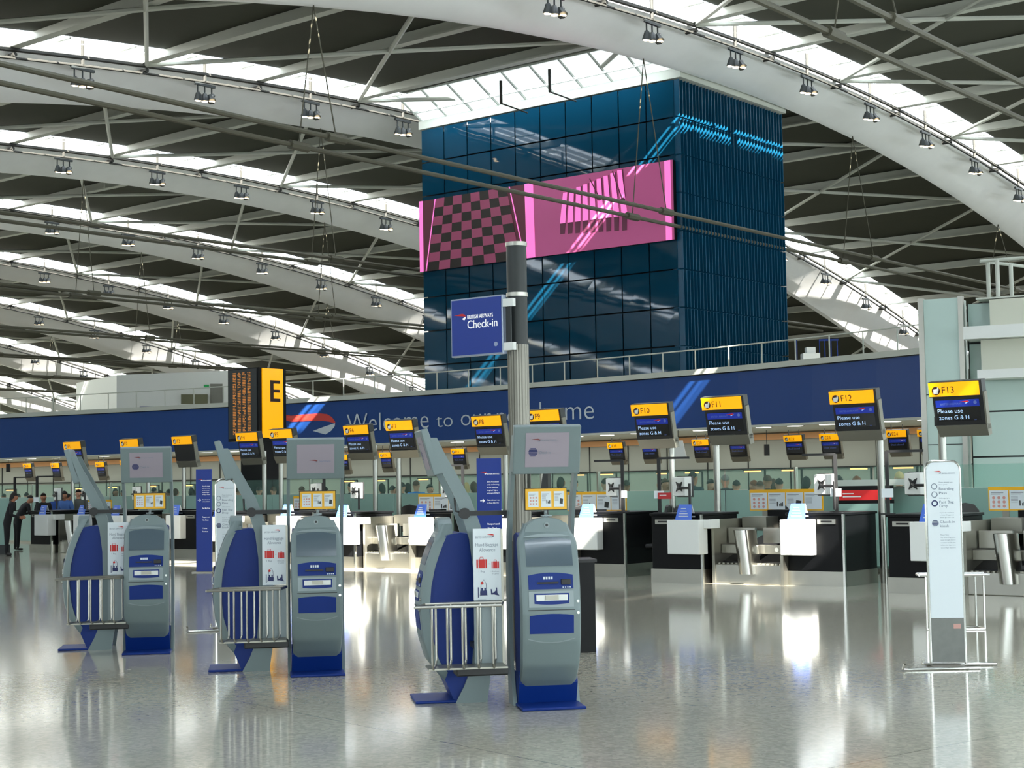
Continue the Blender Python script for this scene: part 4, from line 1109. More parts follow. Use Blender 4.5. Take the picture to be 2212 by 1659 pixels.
banner(440, 1016, 1225, 30.7, 1.99, .31, 'narrow dark blue banner stand between the two farther kiosk pairs', -.15)
banner(1057, 990, 1290, 22.3, 1.98, .345, 'narrow bright blue banner stand behind the nearest leaning kiosk', -.1)
def totem(px_, D, ztop, Wd, lb, rz, dy=0):
    p = at(px_, 1100, D); p.z = 0
    t = thing('totem_sign', lb, 'sign', p, rz, 'white totem signs in steel frames')
    r_ = Wd/2-.012; path = [(-r_, 0, .03)]
    for k in range(9):
        q = math.pi-k*math.pi/8
        rr_ = .075
        cxx = -r_+rr_ if k <= 4 else r_-rr_
        path.append((cxx+rr_*math.cos(q) if k != 4 else cxx, 0, ztop-rr_-.012+rr_*math.sin(q)))
    path.append((r_, 0, .03))
    m = MB(); m.tube(path, .012, 8); m.build('frame', M_chrome, t, smooth=True)
    zp0 = .42
    m = MB(); n = 8; pts = [(-r_+.008, zp0), (r_-.008, zp0)]
    for k in range(n+1):
        q = k*math.pi/n; cxx = r_-.075 if k <= n/2 else -r_+.075
        pts.append((cxx+.068*math.cos(q), ztop-.09+.068*math.sin(q)))
    m.prism(pts, -.012, .012, 'y'); pn = m.build('white_panel', M_poster, t)
    m = MB(); m.box(-r_+.008, r_-.008, -.01, .01, .05, zp0-.004); lp_ = m.build('steel_panel', mat('dull_zinc', (120, 122, 118), .5, .4, noise=.2, nscale=14), t)
    m = MB(); m.box(.05, .11, -.013, -.01, .33, .37); m.build('sticker', mat('sticker_pink', (196, 150, 140), .5), lp_)
    y = -.013
    BAlogo(pn, -.02, y, ztop-.125, .055, M_slate, M_red)
    for zc_, rr_ in ((ztop-.23, .026), (ztop-.30, .026)):
        m = MB(); ring = []
        for k in range(16): ring.append((-.075+rr_*math.cos(k*math.pi/8), zc_+rr_*math.sin(k*math.pi/8)))
        ring2 = [(-.075+(rr_-.006)*math.cos(k*math.pi/8), zc_+(rr_-.006)*math.sin(k*math.pi/8)) for k in range(16)]
        vs = [(a, y-.002, b) for a, b in ring]+[(a, y-.002, b) for a, b in ring2]; m.add(vs, [(k, (k+1) % 16, 16+(k+1) % 16, 16+k) for k in range(16)]); m.build('pass_icon', M_slate, pn)
    m = MB(); zc_ = ztop-.375; ring = [(-.075+.028*math.cos(k*math.pi/8), zc_+.028*math.sin(k*math.pi/8)) for k in range(16)]; ring2 = [(-.075+.018*math.cos(k*math.pi/8), zc_+.018*math.sin(k*math.pi/8)) for k in range(16)]
    vs = [(a, y-.002, b) for a, b in ring]+[(a, y-.002, b) for a, b in ring2]; m.add(vs, [(k, (k+1) % 16, 16+(k+1) % 16, 16+k) for k in range(16)]); m.build('bag_drop_icon', M_navy, pn)
    m = MB(); zc_ = ztop-.545
    for q in range(5):
        z = zc_+.022-q*.011; hw = math.sqrt(max(.0001, .028**2-(z-zc_)**2)); m.box(-.075-hw, -.075+hw, y-.003, y, z-.0035, z+.0035)
    m.build('kiosk_icon', M_navy, pn)
    tx = -.035
    put_text('Please already you', M_slate, pn, (tx, y-.001, ztop-.20), .010, width=.115); put_text('have your', M_slate, pn, (tx, y-.001, ztop-.22), .010, width=.07)
    put_text('Boarding', M_slate, pn, (tx, y-.001, ztop-.262), .022, width=.125); put_text('Pass', M_slate, pn, (tx, y-.001, ztop-.298), .022, width=.065)
    put_text('before going to', M_slate, pn, (tx, y-.001, ztop-.335), .009, width=.09)
    put_text('Fast Bag', M_slate, pn, (tx, y-.001, ztop-.375), .022, width=.12); put_text('Drop', M_slate, pn, (tx, y-.001, ztop-.41), .022, width=.07)
    for k in range(3): put_text(['If you do not have', 'a boarding pass', 'please go now to a'][k], M_slate, pn, (tx, y-.001, ztop-.46-k*.02), .009, width=.12)
    put_text('Check-in', M_slate, pn, (tx, y-.001, ztop-.545), .022, width=.125); put_text('kiosk', M_slate, pn, (tx, y-.001, ztop-.58), .022, width=.075)
    for k in range(6): put_text(['Please Note', 'No boarding pass', 'issued through check-in', 'counters for 30 mins', 'before the departure', 'time of flight departure'][k], M_slate, pn, (tx, y-.001, ztop-.65-k*.022), .009, width=.07 if k == 0 else .125)
    # U shaped tubular feet
    for sy, sx in ((-.14, -.10), (.14, .06)):
        pass
    m = MB(); m.tube([(-.41, -.24, .06), (-.42, -.22, .02), (-.38, -.21, .013), (.18, -.15, .013), (.23, -.14, .013)], .013, 8); m.build('foot_tube', M_chrome, t, smooth=True)
    m = MB(); m.tube([(-.19, .12, .06), (-.20, .12, .02), (-.16, .12, .013), (.38, .12, .013), (.43, .11, .013)], .013, 8); m.build('foot_tube', M_chrome, t, smooth=True)
    m = MB(); m.box(-r_+.01, r_-.01, -.17, .12, .004, .012); m.build('foot_plate', M_steel2, t)
totem(2038, 13.65, 1.775, .315, 'white totem sign in a rounded steel frame, front right', math.radians(-4))
totem(487, 18.4, 1.745, .245, 'white totem sign in a rounded steel frame behind the middle leaning kiosk', math.radians(3))
# steel sizer frame behind the right totem
sf = thing('sizer_frame', 'low empty steel tube frame on the floor behind the front totem', 'frame', Vector((at(2052, 1100, 17.0).x, 17.0, 0)), math.radians(-5))
m = MB(); m.tube([(-.36, -.12, .58), (.36, -.12, .58), (.36, .12, .58), (-.36, .12, .58), (-.36, -.12, .58)], .016, 8); m.build('top_ring', M_chrome, sf)
for x, y in ((-.3, -.12), (.3, -.12), (.26, .12), (-.26, .12)):
    m = MB(); m.tube([(x, y, .58), (x, y, .01)], .011, 6); m.build('leg', M_chrome, sf)
m = MB(); m.tube([(-.3, -.12, .012), (.3, -.12, .012), (.26, .12, .012), (-.26, .12, .012), (-.3, -.12, .012)], .01, 6); m.build('base_ring', M_chrome, sf)
# low white wall and teal pane at the far left edge
lw_ = thing('glass_screen', 'green glass screen with dark foot at the left picture edge', 'partition', Vector((at(-30, 1100, 41).x, 41, 0)), RZ*.3)
m = MB(); m.box(-1.2, .62, 0, .04, .25, 1.42); m.build('panel', M_teal, lw_)
m = MB(); m.box(-1.2, .62, -.05, .1, 0, .25); m.build('foot', M_dark, lw_)
# wall calendar-like white board panels below the fascia, black hanging speakers
for x, y, n_ in ((1656, 970, 'right of F11 sign'), (18, 1012, 'at the far left')):
    p0, N = fhit(x, 960, 0); D = p0.y+1.2; p = at(x, y-10, D)
    t = thing('loudspeaker', 'small black slab speaker hanging from the soffit ' + n_, 'speaker', p)
    m = MB(); m.box(-.08, .08, -.05, .05, -.35, .0); m.build('cabinet', M_blackp, t)
    m = MB(); m.tube([(0, 0, 0), (0, 0, FBOT[8].z-p.z)], .01, 5); m.build('rod', M_dark, t)
wb = at(1465, 955, 50.5); t = thing('white_plate', 'tilted white notice plate hanging below the fascia right of the F10 sign', 'notice', wb, RZ*.6)
m = MB(); m.hexa([(-.2, 0, -.55), (.28, 0, -.55), (.28, .04, -.55), (-.2, .04, -.55), (-.2, 0, .05), (.14, 0, .05), (.14, .04, .05), (-.2, .04, .05)]); m.build('plate', M_white, t)
m = MB(); m.tube([(0, .02, .05), (0, .02, FBOT[10].z-wb.z)], .012, 5); m.build('rod', M_dark, t)
# ------------------------------------------------------------------ self-service kiosks
PROF = [(.12, .20), (.20, .27), (.31, .35), (.48, .40), (.69, .42), (.87, .405), (1.01, .375), (1.10, .345), (1.19, .31), (1.27, .27), (1.34, .235)]
def FP(z):
    if z <= PROF[0][0]: return PROF[0][1]
    for (z0, f0), (z1, f1) in zip(PROF, PROF[1:]):
        if z <= z1: return f0+(f1-f0)*(z-z0)/(z1-z0)
    return PROF[-1][1]
WIDTH = [(.12, .385), (.2, .42), (.4, .44), (.9, .445), (1.17, .445), (1.21, .44), (1.245, .41), (1.28, .37), (1.31, .345), (1.34, .32)]
def WP(z):
    if z <= WIDTH[0][0]: return WIDTH[0][1]
    for (z0, f0), (z1, f1) in zip(WIDTH, WIDTH[1:]):
        if z <= z1: return f0+(f1-f0)*(z-z0)/(z1-z0)
    return WIDTH[-1][1]
def patch(m, x0, x1, z0, z1, off, n=8, arch=0., archb=0., th=.012, nx=6):
    """sheet that follows the curved kiosk front; arch raises the top edge towards the middle"""
    vs = []; fs = []
    for j in range(n+1):
        for i in range(nx+1):
            u_ = i/nx; x = x0+(x1-x0)*u_; k = 1-(2*u_-1)**2
            zt = z1+arch*k; zb2 = z0+archb*k; z = zb2+(zt-zb2)*j/n
            vs.append((x, -FP(z)-off, z))
    N = len(vs); vs += [(x, y+th, z) for x, y, z in vs]
    w_ = nx+1
    for j in range(n):
        for i in range(nx):
            a = j*w_+i; fs.append((a, a+1, a+w_+1, a+w_)); fs.append((N+a+w_, N+a+w_+1, N+a+1, N+a))
    for j in range(n):
        for i in (0, nx): a = j*w_+i; fs.append((a, a+w_, N+a+w_, N+a))
    for i in range(nx):
        for j in (0, n): a = j*w_+i; fs.append((a, a+1, N+a+1, N+a))
    return m.add(vs, fs)
def make_kiosk(page):
    t = thing('check_in_kiosk', 'x', 'kiosk')
    # grey front shell: lofted, rounded corners
    m = MB(); zs = [.12+.0203*i for i in range(61)]; zs = [z for z in zs if z < 1.345]
    rings = []
    for z in zs:
        w_ = WP(z)/2; f = FP(z); d = .075; c = .032
        rings.append([(-w_, -f+d, z), (-w_, -f+c, z), (-w_+c*.3, -f+c*.3, z), (-w_+c, -f, z), (w_-c, -f, z), (w_-c*.3, -f+c*.3, z), (w_, -f+c, z), (w_, -f+d, z)])
    vs = [p for r in rings for p in r]; n = 8
    fs = [(i*n+q, i*n+(q+1) % n, (i+1)*n+(q+1) % n, (i+1)*n+q) for i in range(len(rings)-1) for q in range(n)]
    fs += [tuple(range(n-1, -1, -1)), tuple((len(rings)-1)*n+q for q in range(n))]
    m.add(vs, fs); sh = m.build('front_shell', M_kgrey, t, smooth=True)
    m = MB(); f = FP(1.30); m.prism([(-.168, 1.235), (-.166, 1.29), (-.145, 1.335), (-.09, 1.37), (0, 1.384), (.09, 1.37), (.145, 1.335), (.166, 1.29), (.168, 1.235), (.09, 1.252), (0, 1.258), (-.09, 1.252)], -f-.012, -f+.10, 'y'); m.build('crown', M_kgrey, t, bevel=.008)
    # blue flanks / body behind
    m = MB(); poly = [(-FP(z)+.06, z) for z in [.14, .22, .31, .48, .69, .87, 1.01, 1.19, 1.25]]+[(-.10, 1.27), (.02, 1.25), (.03, .9), (.02, .4), (.01, .14)]
    m.prism(poly, -.205, .205, 'x'); m.build('side_body', M_kblue, t, bevel=.004)
    # curved side posts from sign to floor
    CL_ = [(.30, 1.99, .05), (.25, 1.85, .085), (.175, 1.70, .105), (.085, 1.53, .115), (.03, 1.38, .115), (-.02, 1.22, .12), (-.05, 1.0, .125), (-.06, .6, .13), (-.045, .28, .15), (.0, .12, .19), (.04, .0, .24)]
    fine = []
    for i in range(len(CL_)-1):
        for q in range(4):
            k = q/4; fine.append(tuple(CL_[i][c]+(CL_[i+1][c]-CL_[i][c])*k for c in range(3)))
    fine.append(CL_[-1])
    for sx in (-1, 1):
        m = MB(); fr_ = [(-(c+w_/2), z) for c, z, w_ in fine]; bk_ = [(-(c-w_/2), z) for c, z, w_ in fine]
        K = len(fine); x0, x1 = sorted((sx*.222, sx*.25))
        vs = [(x0, a, z) for a, z in fr_]+[(x0, a, z) for a, z in bk_]+[(x1, a, z) for a, z in fr_]+[(x1, a, z) for a, z in bk_]
        fs = []
        for i in range(K-1):
            fs += [(i, i+1, K+i+1, K+i), (2*K+i, 3*K+i, 3*K+i+1, 2*K+i+1), (i, 2*K+i, 2*K+i+1, i+1), (K+i, K+i+1, 3*K+i+1, 3*K+i)]
        fs += [(0, K, 3*K, 2*K), (K-1, 3*K-1, 4*K-1, 2*K-1)][:1]+[(K-1, 2*K-1, 4*K-1, 3*K-1)]
        m.add(vs, fs); m.build('side_post', M_kgrey, t, smooth=False)
    # base and foot plate
    m = MB(); m.prism([(-.235, .17), (-.17, .02), (.03, .02), (.03, .24), (-.2, .26)], -.218, .218, 'x'); m.build('base', M_kblue, t)
    m = MB(); m.prism([(-.235, -.46), (.235, -.46), (.235, .05), (-.235, .05)], 0, .022, 'z'); m.build('foot_plate', M_kblue, t, bevel=.008)
    m = MB(); m.box(-.2, .2, .03, .12, .3, 1.2); m.build('rear_box', M_dark, t)
    # front details following the curve
    m = MB(); patch(m, -.172, .172, 1.03, 1.215, .005, arch=.022); sb = m.build('touch_screen', M_kscreen, t, smooth=True)
    m = MB(); patch(m, -.176, .176, 1.238, 1.243, .006, arch=.02); m.build('screen_hood', M_kgrey2, t)
    m = MB(); patch(m, -.165, .165, .865, .965, .005, arch=.018); cp_ = m.build('card_panel', M_kblue, t, smooth=True)
    f = FP(.90)
    m = MB(); m.box(-.10, .055, -f-.014, -f, .905, .917); m.build('card_slot', M_blackp, cp_)
    m = MB(); m.box(.075, .145, -f-.016, -f, .895, .935); m.build('pin_reader', M_blackp, cp_, bevel=.004)
    m = MB(); fz = FP(.945)
    for q in range(4): m.box(-.055+q*.019, -.042+q*.019, -fz-.008, -fz+.01, .935, .955)
    m.build('card_symbols', M_poster, cp_)
    m = MB(); fz = FP(.875)
    for q in range(4): m.box(.085+q*.017, .094+q*.017, -fz-.0085, -fz+.01, .873, .880)
    m.build('pin_symbols', M_poster, cp_)
    m = MB(); patch(m, -.165, .165, .735, .85, .004, n=3); pr = m.build('printer_panel', M_kgrey2, t, smooth=True)
    m = MB(); patch(m, -.125, .13, .762, .835, .009, n=4, archb=-.008); pb_ = m.build('printer_mouth', M_kblue, t, smooth=True)
    f = FP(.8)
    m = MB(); m.box(-.112, .118, -f-.016, -f, .783, .825); m.build('slot_insert', M_white, pb_)
    m = MB(); m.box(-.045, .05, -f-.022, -f-.01, .79, .822); m.build('slot_flap', M_steel2, pb_)
    m = MB(); patch(m, -.172, .172, .712, .718, .006, n=1); m.build('seam', M_dark, t)
    m = MB(); patch(m, -.162, .162, .545, .675, .005, arch=.012, archb=-.0); m.build('blue_panel', M_kblue, t, smooth=True)
    m = MB(); patch(m, -.175, .175, .505, .512, .004, n=1, archb=-.03, arch=-.03); m.build('lower_lip', M_kgrey2, t)
    for z in (.775, .692):
        f = FP(z); m = MB(); m.tube([(.195, -f-.006, z), (.195, -f+.004, z)], .011, 12); m.build('lock', M_chrome, t)
    f = FP(1.30)+.012; m = MB(); m.tube([(0, -f-.008, 1.325), (0, -f+.01, 1.325)], .02, 14); cm_ = m.build('camera_ring', M_kgrey2, t)
    m = MB(); m.tube([(0, -f-.012, 1.325), (0, -f-.007, 1.325)], .010, 10); m.build('camera_lens', M_blackp, cm_)
    # sign head, leaning forward
    a = Vector((0, -.40, 2.05)); b_ = Vector((0, -.30, 1.70)); d = (a-b_).normalized(); nn = Vector((0, d.z, -d.y)) * -1   # towards the user
    if nn.y > 0: nn = -nn
    L_ = (a-b_).length
    def S(x, s, o): return tuple(b_+Vector((x, 0, 0))+d*s+nn*o)
    m = MB(); m.hexa([S(-.25, 0, 0), S(.25, 0, 0), S(.25, 0, -.075), S(-.25, 0, -.075), S(-.25, L_, 0), S(.25, L_, 0), S(.25, L_, -.055), S(-.25, L_, -.055)]); hd_ = m.build('sign_housing', M_kgrey, t, bevel=.008)
    m = MB(); m.hexa([S(-.162, .055, .003), S(.162, .055, .003), S(.162, .055, -.002), S(-.162, .055, -.002), S(-.162, L_-.05, .003), S(.162, L_-.05, .003), S(.162, L_-.05, -.002), S(-.162, L_-.05, -.002)]); fc_ = m.build('sign_face', M_ksign, hd_)
    tilt = math.atan2(d.y, d.z)
    def st(s, mt, x, h, sz, width=None):
        o = put_text(s, mt, fc_, S(x, h, .005), sz, rot=(math.pi/2-tilt, 0, 0), width=width); return o
    def ribbon(x, h, k):
        q = MB()
        q.add([S(x, h+.012*k, .005), S(x+.05*k, h+.016*k, .005), S(x+.07*k, h+.008*k, .005), S(x+.066*k, h, .005), S(x+.04*k, h+.006*k, .005)], [(0, 1, 2, 3, 4)]); q.build('ribbon_mark', mat('dim_red', (120, 60, 62), .5), fc_)
        q = MB(); q.add([S(x+.07*k, h+.004*k, .005), S(x+.062*k, h-.008*k, .005), S(x+.04*k, h-.004*k, .005)], [(0, 1, 2)]); q.build('ribbon_mark', M_slate, fc_)
    if page == 'checkin':
        ribbon(-.12, .255, 1); st('Have you missed...', M_slate, -.055, .255, .012, .13)
        q = MB(); zc_ = .165
        for k in range(6):
            z = zc_+.03-k*.011; hw = math.sqrt(max(.0002, .034**2-(z-zc_-.003)**2)); q.add([S(-.105-hw, z-.004, .005), S(-.105+hw, z-.004, .005), S(-.105+hw, z+.004, .005), S(-.105-hw, z+.004, .005)], [(0, 1, 2, 3)])
        q.build('kiosk_icon', M_navy, fc_); st('Check in', M_slate, -.06, .155, .02, .085)
    else:
        ribbon(-.06, .16, 1.1); st('Start here', mat('faint_blue_print', (110, 120, 150), .5), .03, .155, .018, .10)
    return t
kA = make_kiosk('checkin'); kB = make_kiosk('start')
TH = math.radians(9)
def kb(px_, yfoot, Dh, side):
    hor = 1040-.0172*(px_-1106)
    D = 1.65*F_PX/(yfoot-hor)
    return D
K = [('front', 1170, 11.97), ('side', 1018, 12.25), ('front', 682, 14.2), ('side', 562, 14.5), ('front', 322, 16.25), ('side', 229, 16.6)]
wh = ['nearest', 'nearest', 'middle', 'middle', 'farthest', 'farthest']
KL = []
for i, (kd, px_, D) in enumerate(K):
    r = ray(px_, 1300); loc = Vector((r.x*D, D, 0))
    rz = TH if kd == 'front' else TH-math.pi/2
    src_ = kB if i in (2,) else kA
    if i == 0: o = kA; o.location = loc; o.rotation_euler = (0, 0, rz)
    elif i == 2: o = kB; o.location = loc; o.rotation_euler = (0, 0, rz)
    else: o = dup(kA, loc, rz)
    KL.append(o)
    tag(o, ('%s grey and blue check-in kiosk facing the viewer' if kd == 'front' else '%s grey and blue check-in kiosk turned sideways, facing left') % wh[i], 'kiosk', 'self-service check-in kiosks')
XT = Vector((math.cos(TH), math.sin(TH), 0)); YT = Vector((-math.sin(TH), math.cos(TH), 0))
def make_notice():
    t = thing('baggage_notice', 'x', 'notice')
    notice_panels(t, .31, .155, 3)
    m = MB(); m.box(-.006, .316, .02, .03, -.006, .161); m.build('backing', M_blackp, t)
    m = MB(); m.tube([(.155, .035, .03), (.155, .035, -.03), (.155, -.0, -.045)], .012, 8); m.build('stem', M_kgrey2, t)
    m = MB(); m.box(.12, .19, -.03, .05, -.05, -.04); m.build('foot', M_kgrey2, t)
    return t
def make_gauge():
    t = thing('baggage_gauge', 'x', 'stand')    # x right, front -y, origin on the floor below the board's left edge
    m = MB(); m.box(0, .205, -.012, .012, .78, 1.305); pb_ = m.build('poster', M_poster, t)
    m = MB(); m.box(0, .215, -.008, .012, .30, .775); m.build('lower_panel', M_kgrey2, t)
    m = MB(); m.box(.205, .222, -.015, .02, .28, 1.30); m.build('edge_profile', M_steel2, t)
    y = -.013
    BAlogo(pb_, .15, y, 1.24, .05, M_slate, M_red, text=False)
    put_text('BRITISH AIRWAYS', M_slate, pb_, (.018, y, 1.235), .014, width=.125)
    put_text('Hand Baggage', M_slate, pb_, (.018, y, 1.175), .026, width=.168); put_text('Allowance', M_slate, pb_, (.045, y, 1.137), .026, width=.118)
    def case(x, z, w_, h_, nm):
        m = MB(); m.box(x, x+w_, y-.002, y+.002, z, z+h_); o = m.build(nm, M_red, pb_)
        m = MB(); m.tube([(x+w_*.33, y-.001, z+h_), (x+w_*.36, y-.001, z+h_*1.25), (x+w_*.64, y-.001, z+h_*1.25), (x+w_*.67, y-.001, z+h_)], .002, 5); m.build('bag_handle', M_red, o)
        m = MB(); m.box(x+w_*.15, x+w_*.19, y-.003, y-.002, z, z+h_); m.build('bag_strap', M_poster, o); m = MB(); m.box(x+w_*.8, x+w_*.84, y-.003, y-.002, z, z+h_); m.build('bag_strap', M_poster, o)
    case(.022, 1.015, .078, .065, 'large_bag_symbol'); case(.135, 1.012, .055, .05, 'small_bag_symbol')
    m = MB(); m.tube([(.117, y, 1.045), (.117, y-.002, 1.045)], .003, 6); m.build('plus_symbol', M_slate, pb_)
    put_text('1 Bag', M_slate, pb_, (.038, y, .985), .014, width=.045); put_text('1 Briefcase', M_slate, pb_, (.13, y, .985), .010, width=.06); put_text('or Laptop', M_slate, pb_, (.137, y, .968), .010, width=.05)
    # seated figure pictogram pieces
    m = MB(); m.tube([(.062, y, .905), (.062, y-.002, .905)], .011, 12); m.build('bag_dot', M_red, pb_)
    m = MB(); m.box(.030, .036, y-.002, y, .80, .875); m.box(.05, .095, y-.002, y, .815, .85); m.box(.055, .068, y-.002, y, .85, .87); m.box(.078, .09, y-.002, y, .85, .87); m.build('seat_symbol', M_navy, pb_)
    m = MB(); m.tube([(.045, y, .81), (.055, y, .90), (.075, y, .93), (.092, y, .90), (.098, y, .81)], .0015, 4); m.build('bag_outline', M_navy, pb_)
    m = MB(); m.prism([(.125, .86), (.132, .86), (.14, .83), (.165, .85), (.165, .87), (.172, .87), (.175, .83), (.19, .81), (.165, .815), (.15, .82), (.128, .82)], y-.002, y, 'y'); m.build('seat_symbol', M_navy, pb_)
    m = MB()
    for q in range(3): m.box(.03, .09, y-.002, y, .79-.0-q*.006-.004, .792-q*.006-.004)
    m.build('small_print', mat('faint_print', (170, 178, 190), .5), pb_)
    # wire basket of U rods hanging from a top frame
    x0, x1, y0, y1, zt, zb2 = -.37, .15, -.36, -.06, .765, .325
    m = MB(); m.tube([(x0-.1, y0, zt), (x1, y0, zt), (x1+.06, y1, zt), (x0, y1, zt), (x0-.1, y0, zt)], .011, 8); tf = m.build('top_frame', M_steel, t, smooth=True)
    for q in range(5):
        x = x0+.02+q*(x1-x0-.05)/4.3
        m = MB(); m.tube([(x, y0, zt), (x, y0, zb2+.03), (x+.01, y0+.03, zb2), (x+.05, y1-.03, zb2), (x+.06, y1, zb2+.03), (x+.06, y1, zt)], .009, 8); m.build('basket_rod', M_steel, t, smooth=True)
    m = MB(); m.box(x0+.0, x1+.05, y0+.05, y1-.0, zb2-.012, zb2-.0); m.build('basket_floor', M_steel2, t)
    m = MB(); m.box(-.16, .22, -.2, .0, zb2-.075, zb2-.013); m.build('black_shelf', M_blackp, t, bevel=.01)
    # bracket back to the kiosk post
    m = MB(); m.box(.0, .19, .012, .26, .42, .46); m.build('rear_bracket', M_dark, t)
    return t
kn = make_notice(); kg = make_gauge()
for j, (fi, si, w_) in enumerate(((0, 1, 'nearest'), (2, 3, 'middle'), (4, 5, 'farthest'))):
    F0 = Vector(KL[fi].location)
    loc = F0+XT*(-.135)+YT*(-.16)+Vector((0, 0, 1.437))
    if j == 0: o = kn; o.location = loc; o.rotation_euler = (0, 0, TH)
    else: o = dup(kn, loc, TH)
    tag(o, 'small yellow-framed baggage notice standing on top of the %s forward-facing kiosk' % w_, 'notice', 'framed notices on the kiosks')
    pxb = {0: 1022, 1: 566.5, 2: 233}[j]; D = {0: 11.75, 1: 13.95, 2: 16.05}[j]
    r = ray(pxb, 1200); loc = Vector((r.x*D, D, 0))
    if j == 0: o = kg; o.location = loc; o.rotation_euler = (0, 0, TH)
    else: o = dup(kg, loc, TH)
    tag(o, 'hand baggage allowance poster with steel wire basket between the two %s kiosks' % w_, 'stand', 'hand baggage gauges by the kiosks')
    # black jointed arm between the posts
    a = thing('jointed_bar', 'black jointed arm with round joint fixed between the posts of the %s kiosk pair' % w_, 'arm', F0+XT*(-.26)+YT*(.12)+Vector((0, 0, 1.415)), TH, 'black arms behind the kiosks')
    m = MB(); m.box(-.28, .03, -.02, .02, -.018, .018); m.build('bar', M_blackp, a)
    m = MB(); m.tube([(-.3, -.04, 0), (-.3, .03, 0)], .042, 16); m.build('joint', M_blackp, a)
    m = MB(); m.tube([(-.37, 0, .12), (-.365, 0, .02), (-.3, 0, 0)], .009, 6); m.build('lever', M_blackp, a)
# black podium behind the nearest kiosk
pdm = thing('podium', 'black podium with papers on its top half hidden behind the nearest kiosk', 'podium', Vector((at(1246, 1300, 15.3).x, 15.3, 0)), math.radians(6))
m = MB(); m.box(-.3, .18, .0, .4, .0, .86); m.build('body', M_black, pdm)
m = MB(); m.box(-.32, .2, -.02, .42, .86, .89); m.build('top', M_blackp, pdm)
m = MB(); m.box(-.12, .03, .03, .2, .892, .9); m.build('papers', M_poster, pdm)
pm = thing('black_monitor', 'black monitor seen edge-on behind the nearest kiosk screen', 'monitor', Vector((at(1180, 1300, 20.0).x, 20.0, 1.1)), 0)
m = MB(); m.hexa([(-.06, 0, .35), (.05, 0, .32), (.1, .3, .32), (0, .3, .35), (.02, 0, .86), (.05, 0, .86), (.1, .3, .86), (.06, .3, .86)]); m.build('screen', M_blackp, pm)
m = MB(); m.tube([(.02, .1, .4), (.02, .1, -1.1)], .03, 8); m.build('stand', M_blackp, pm)

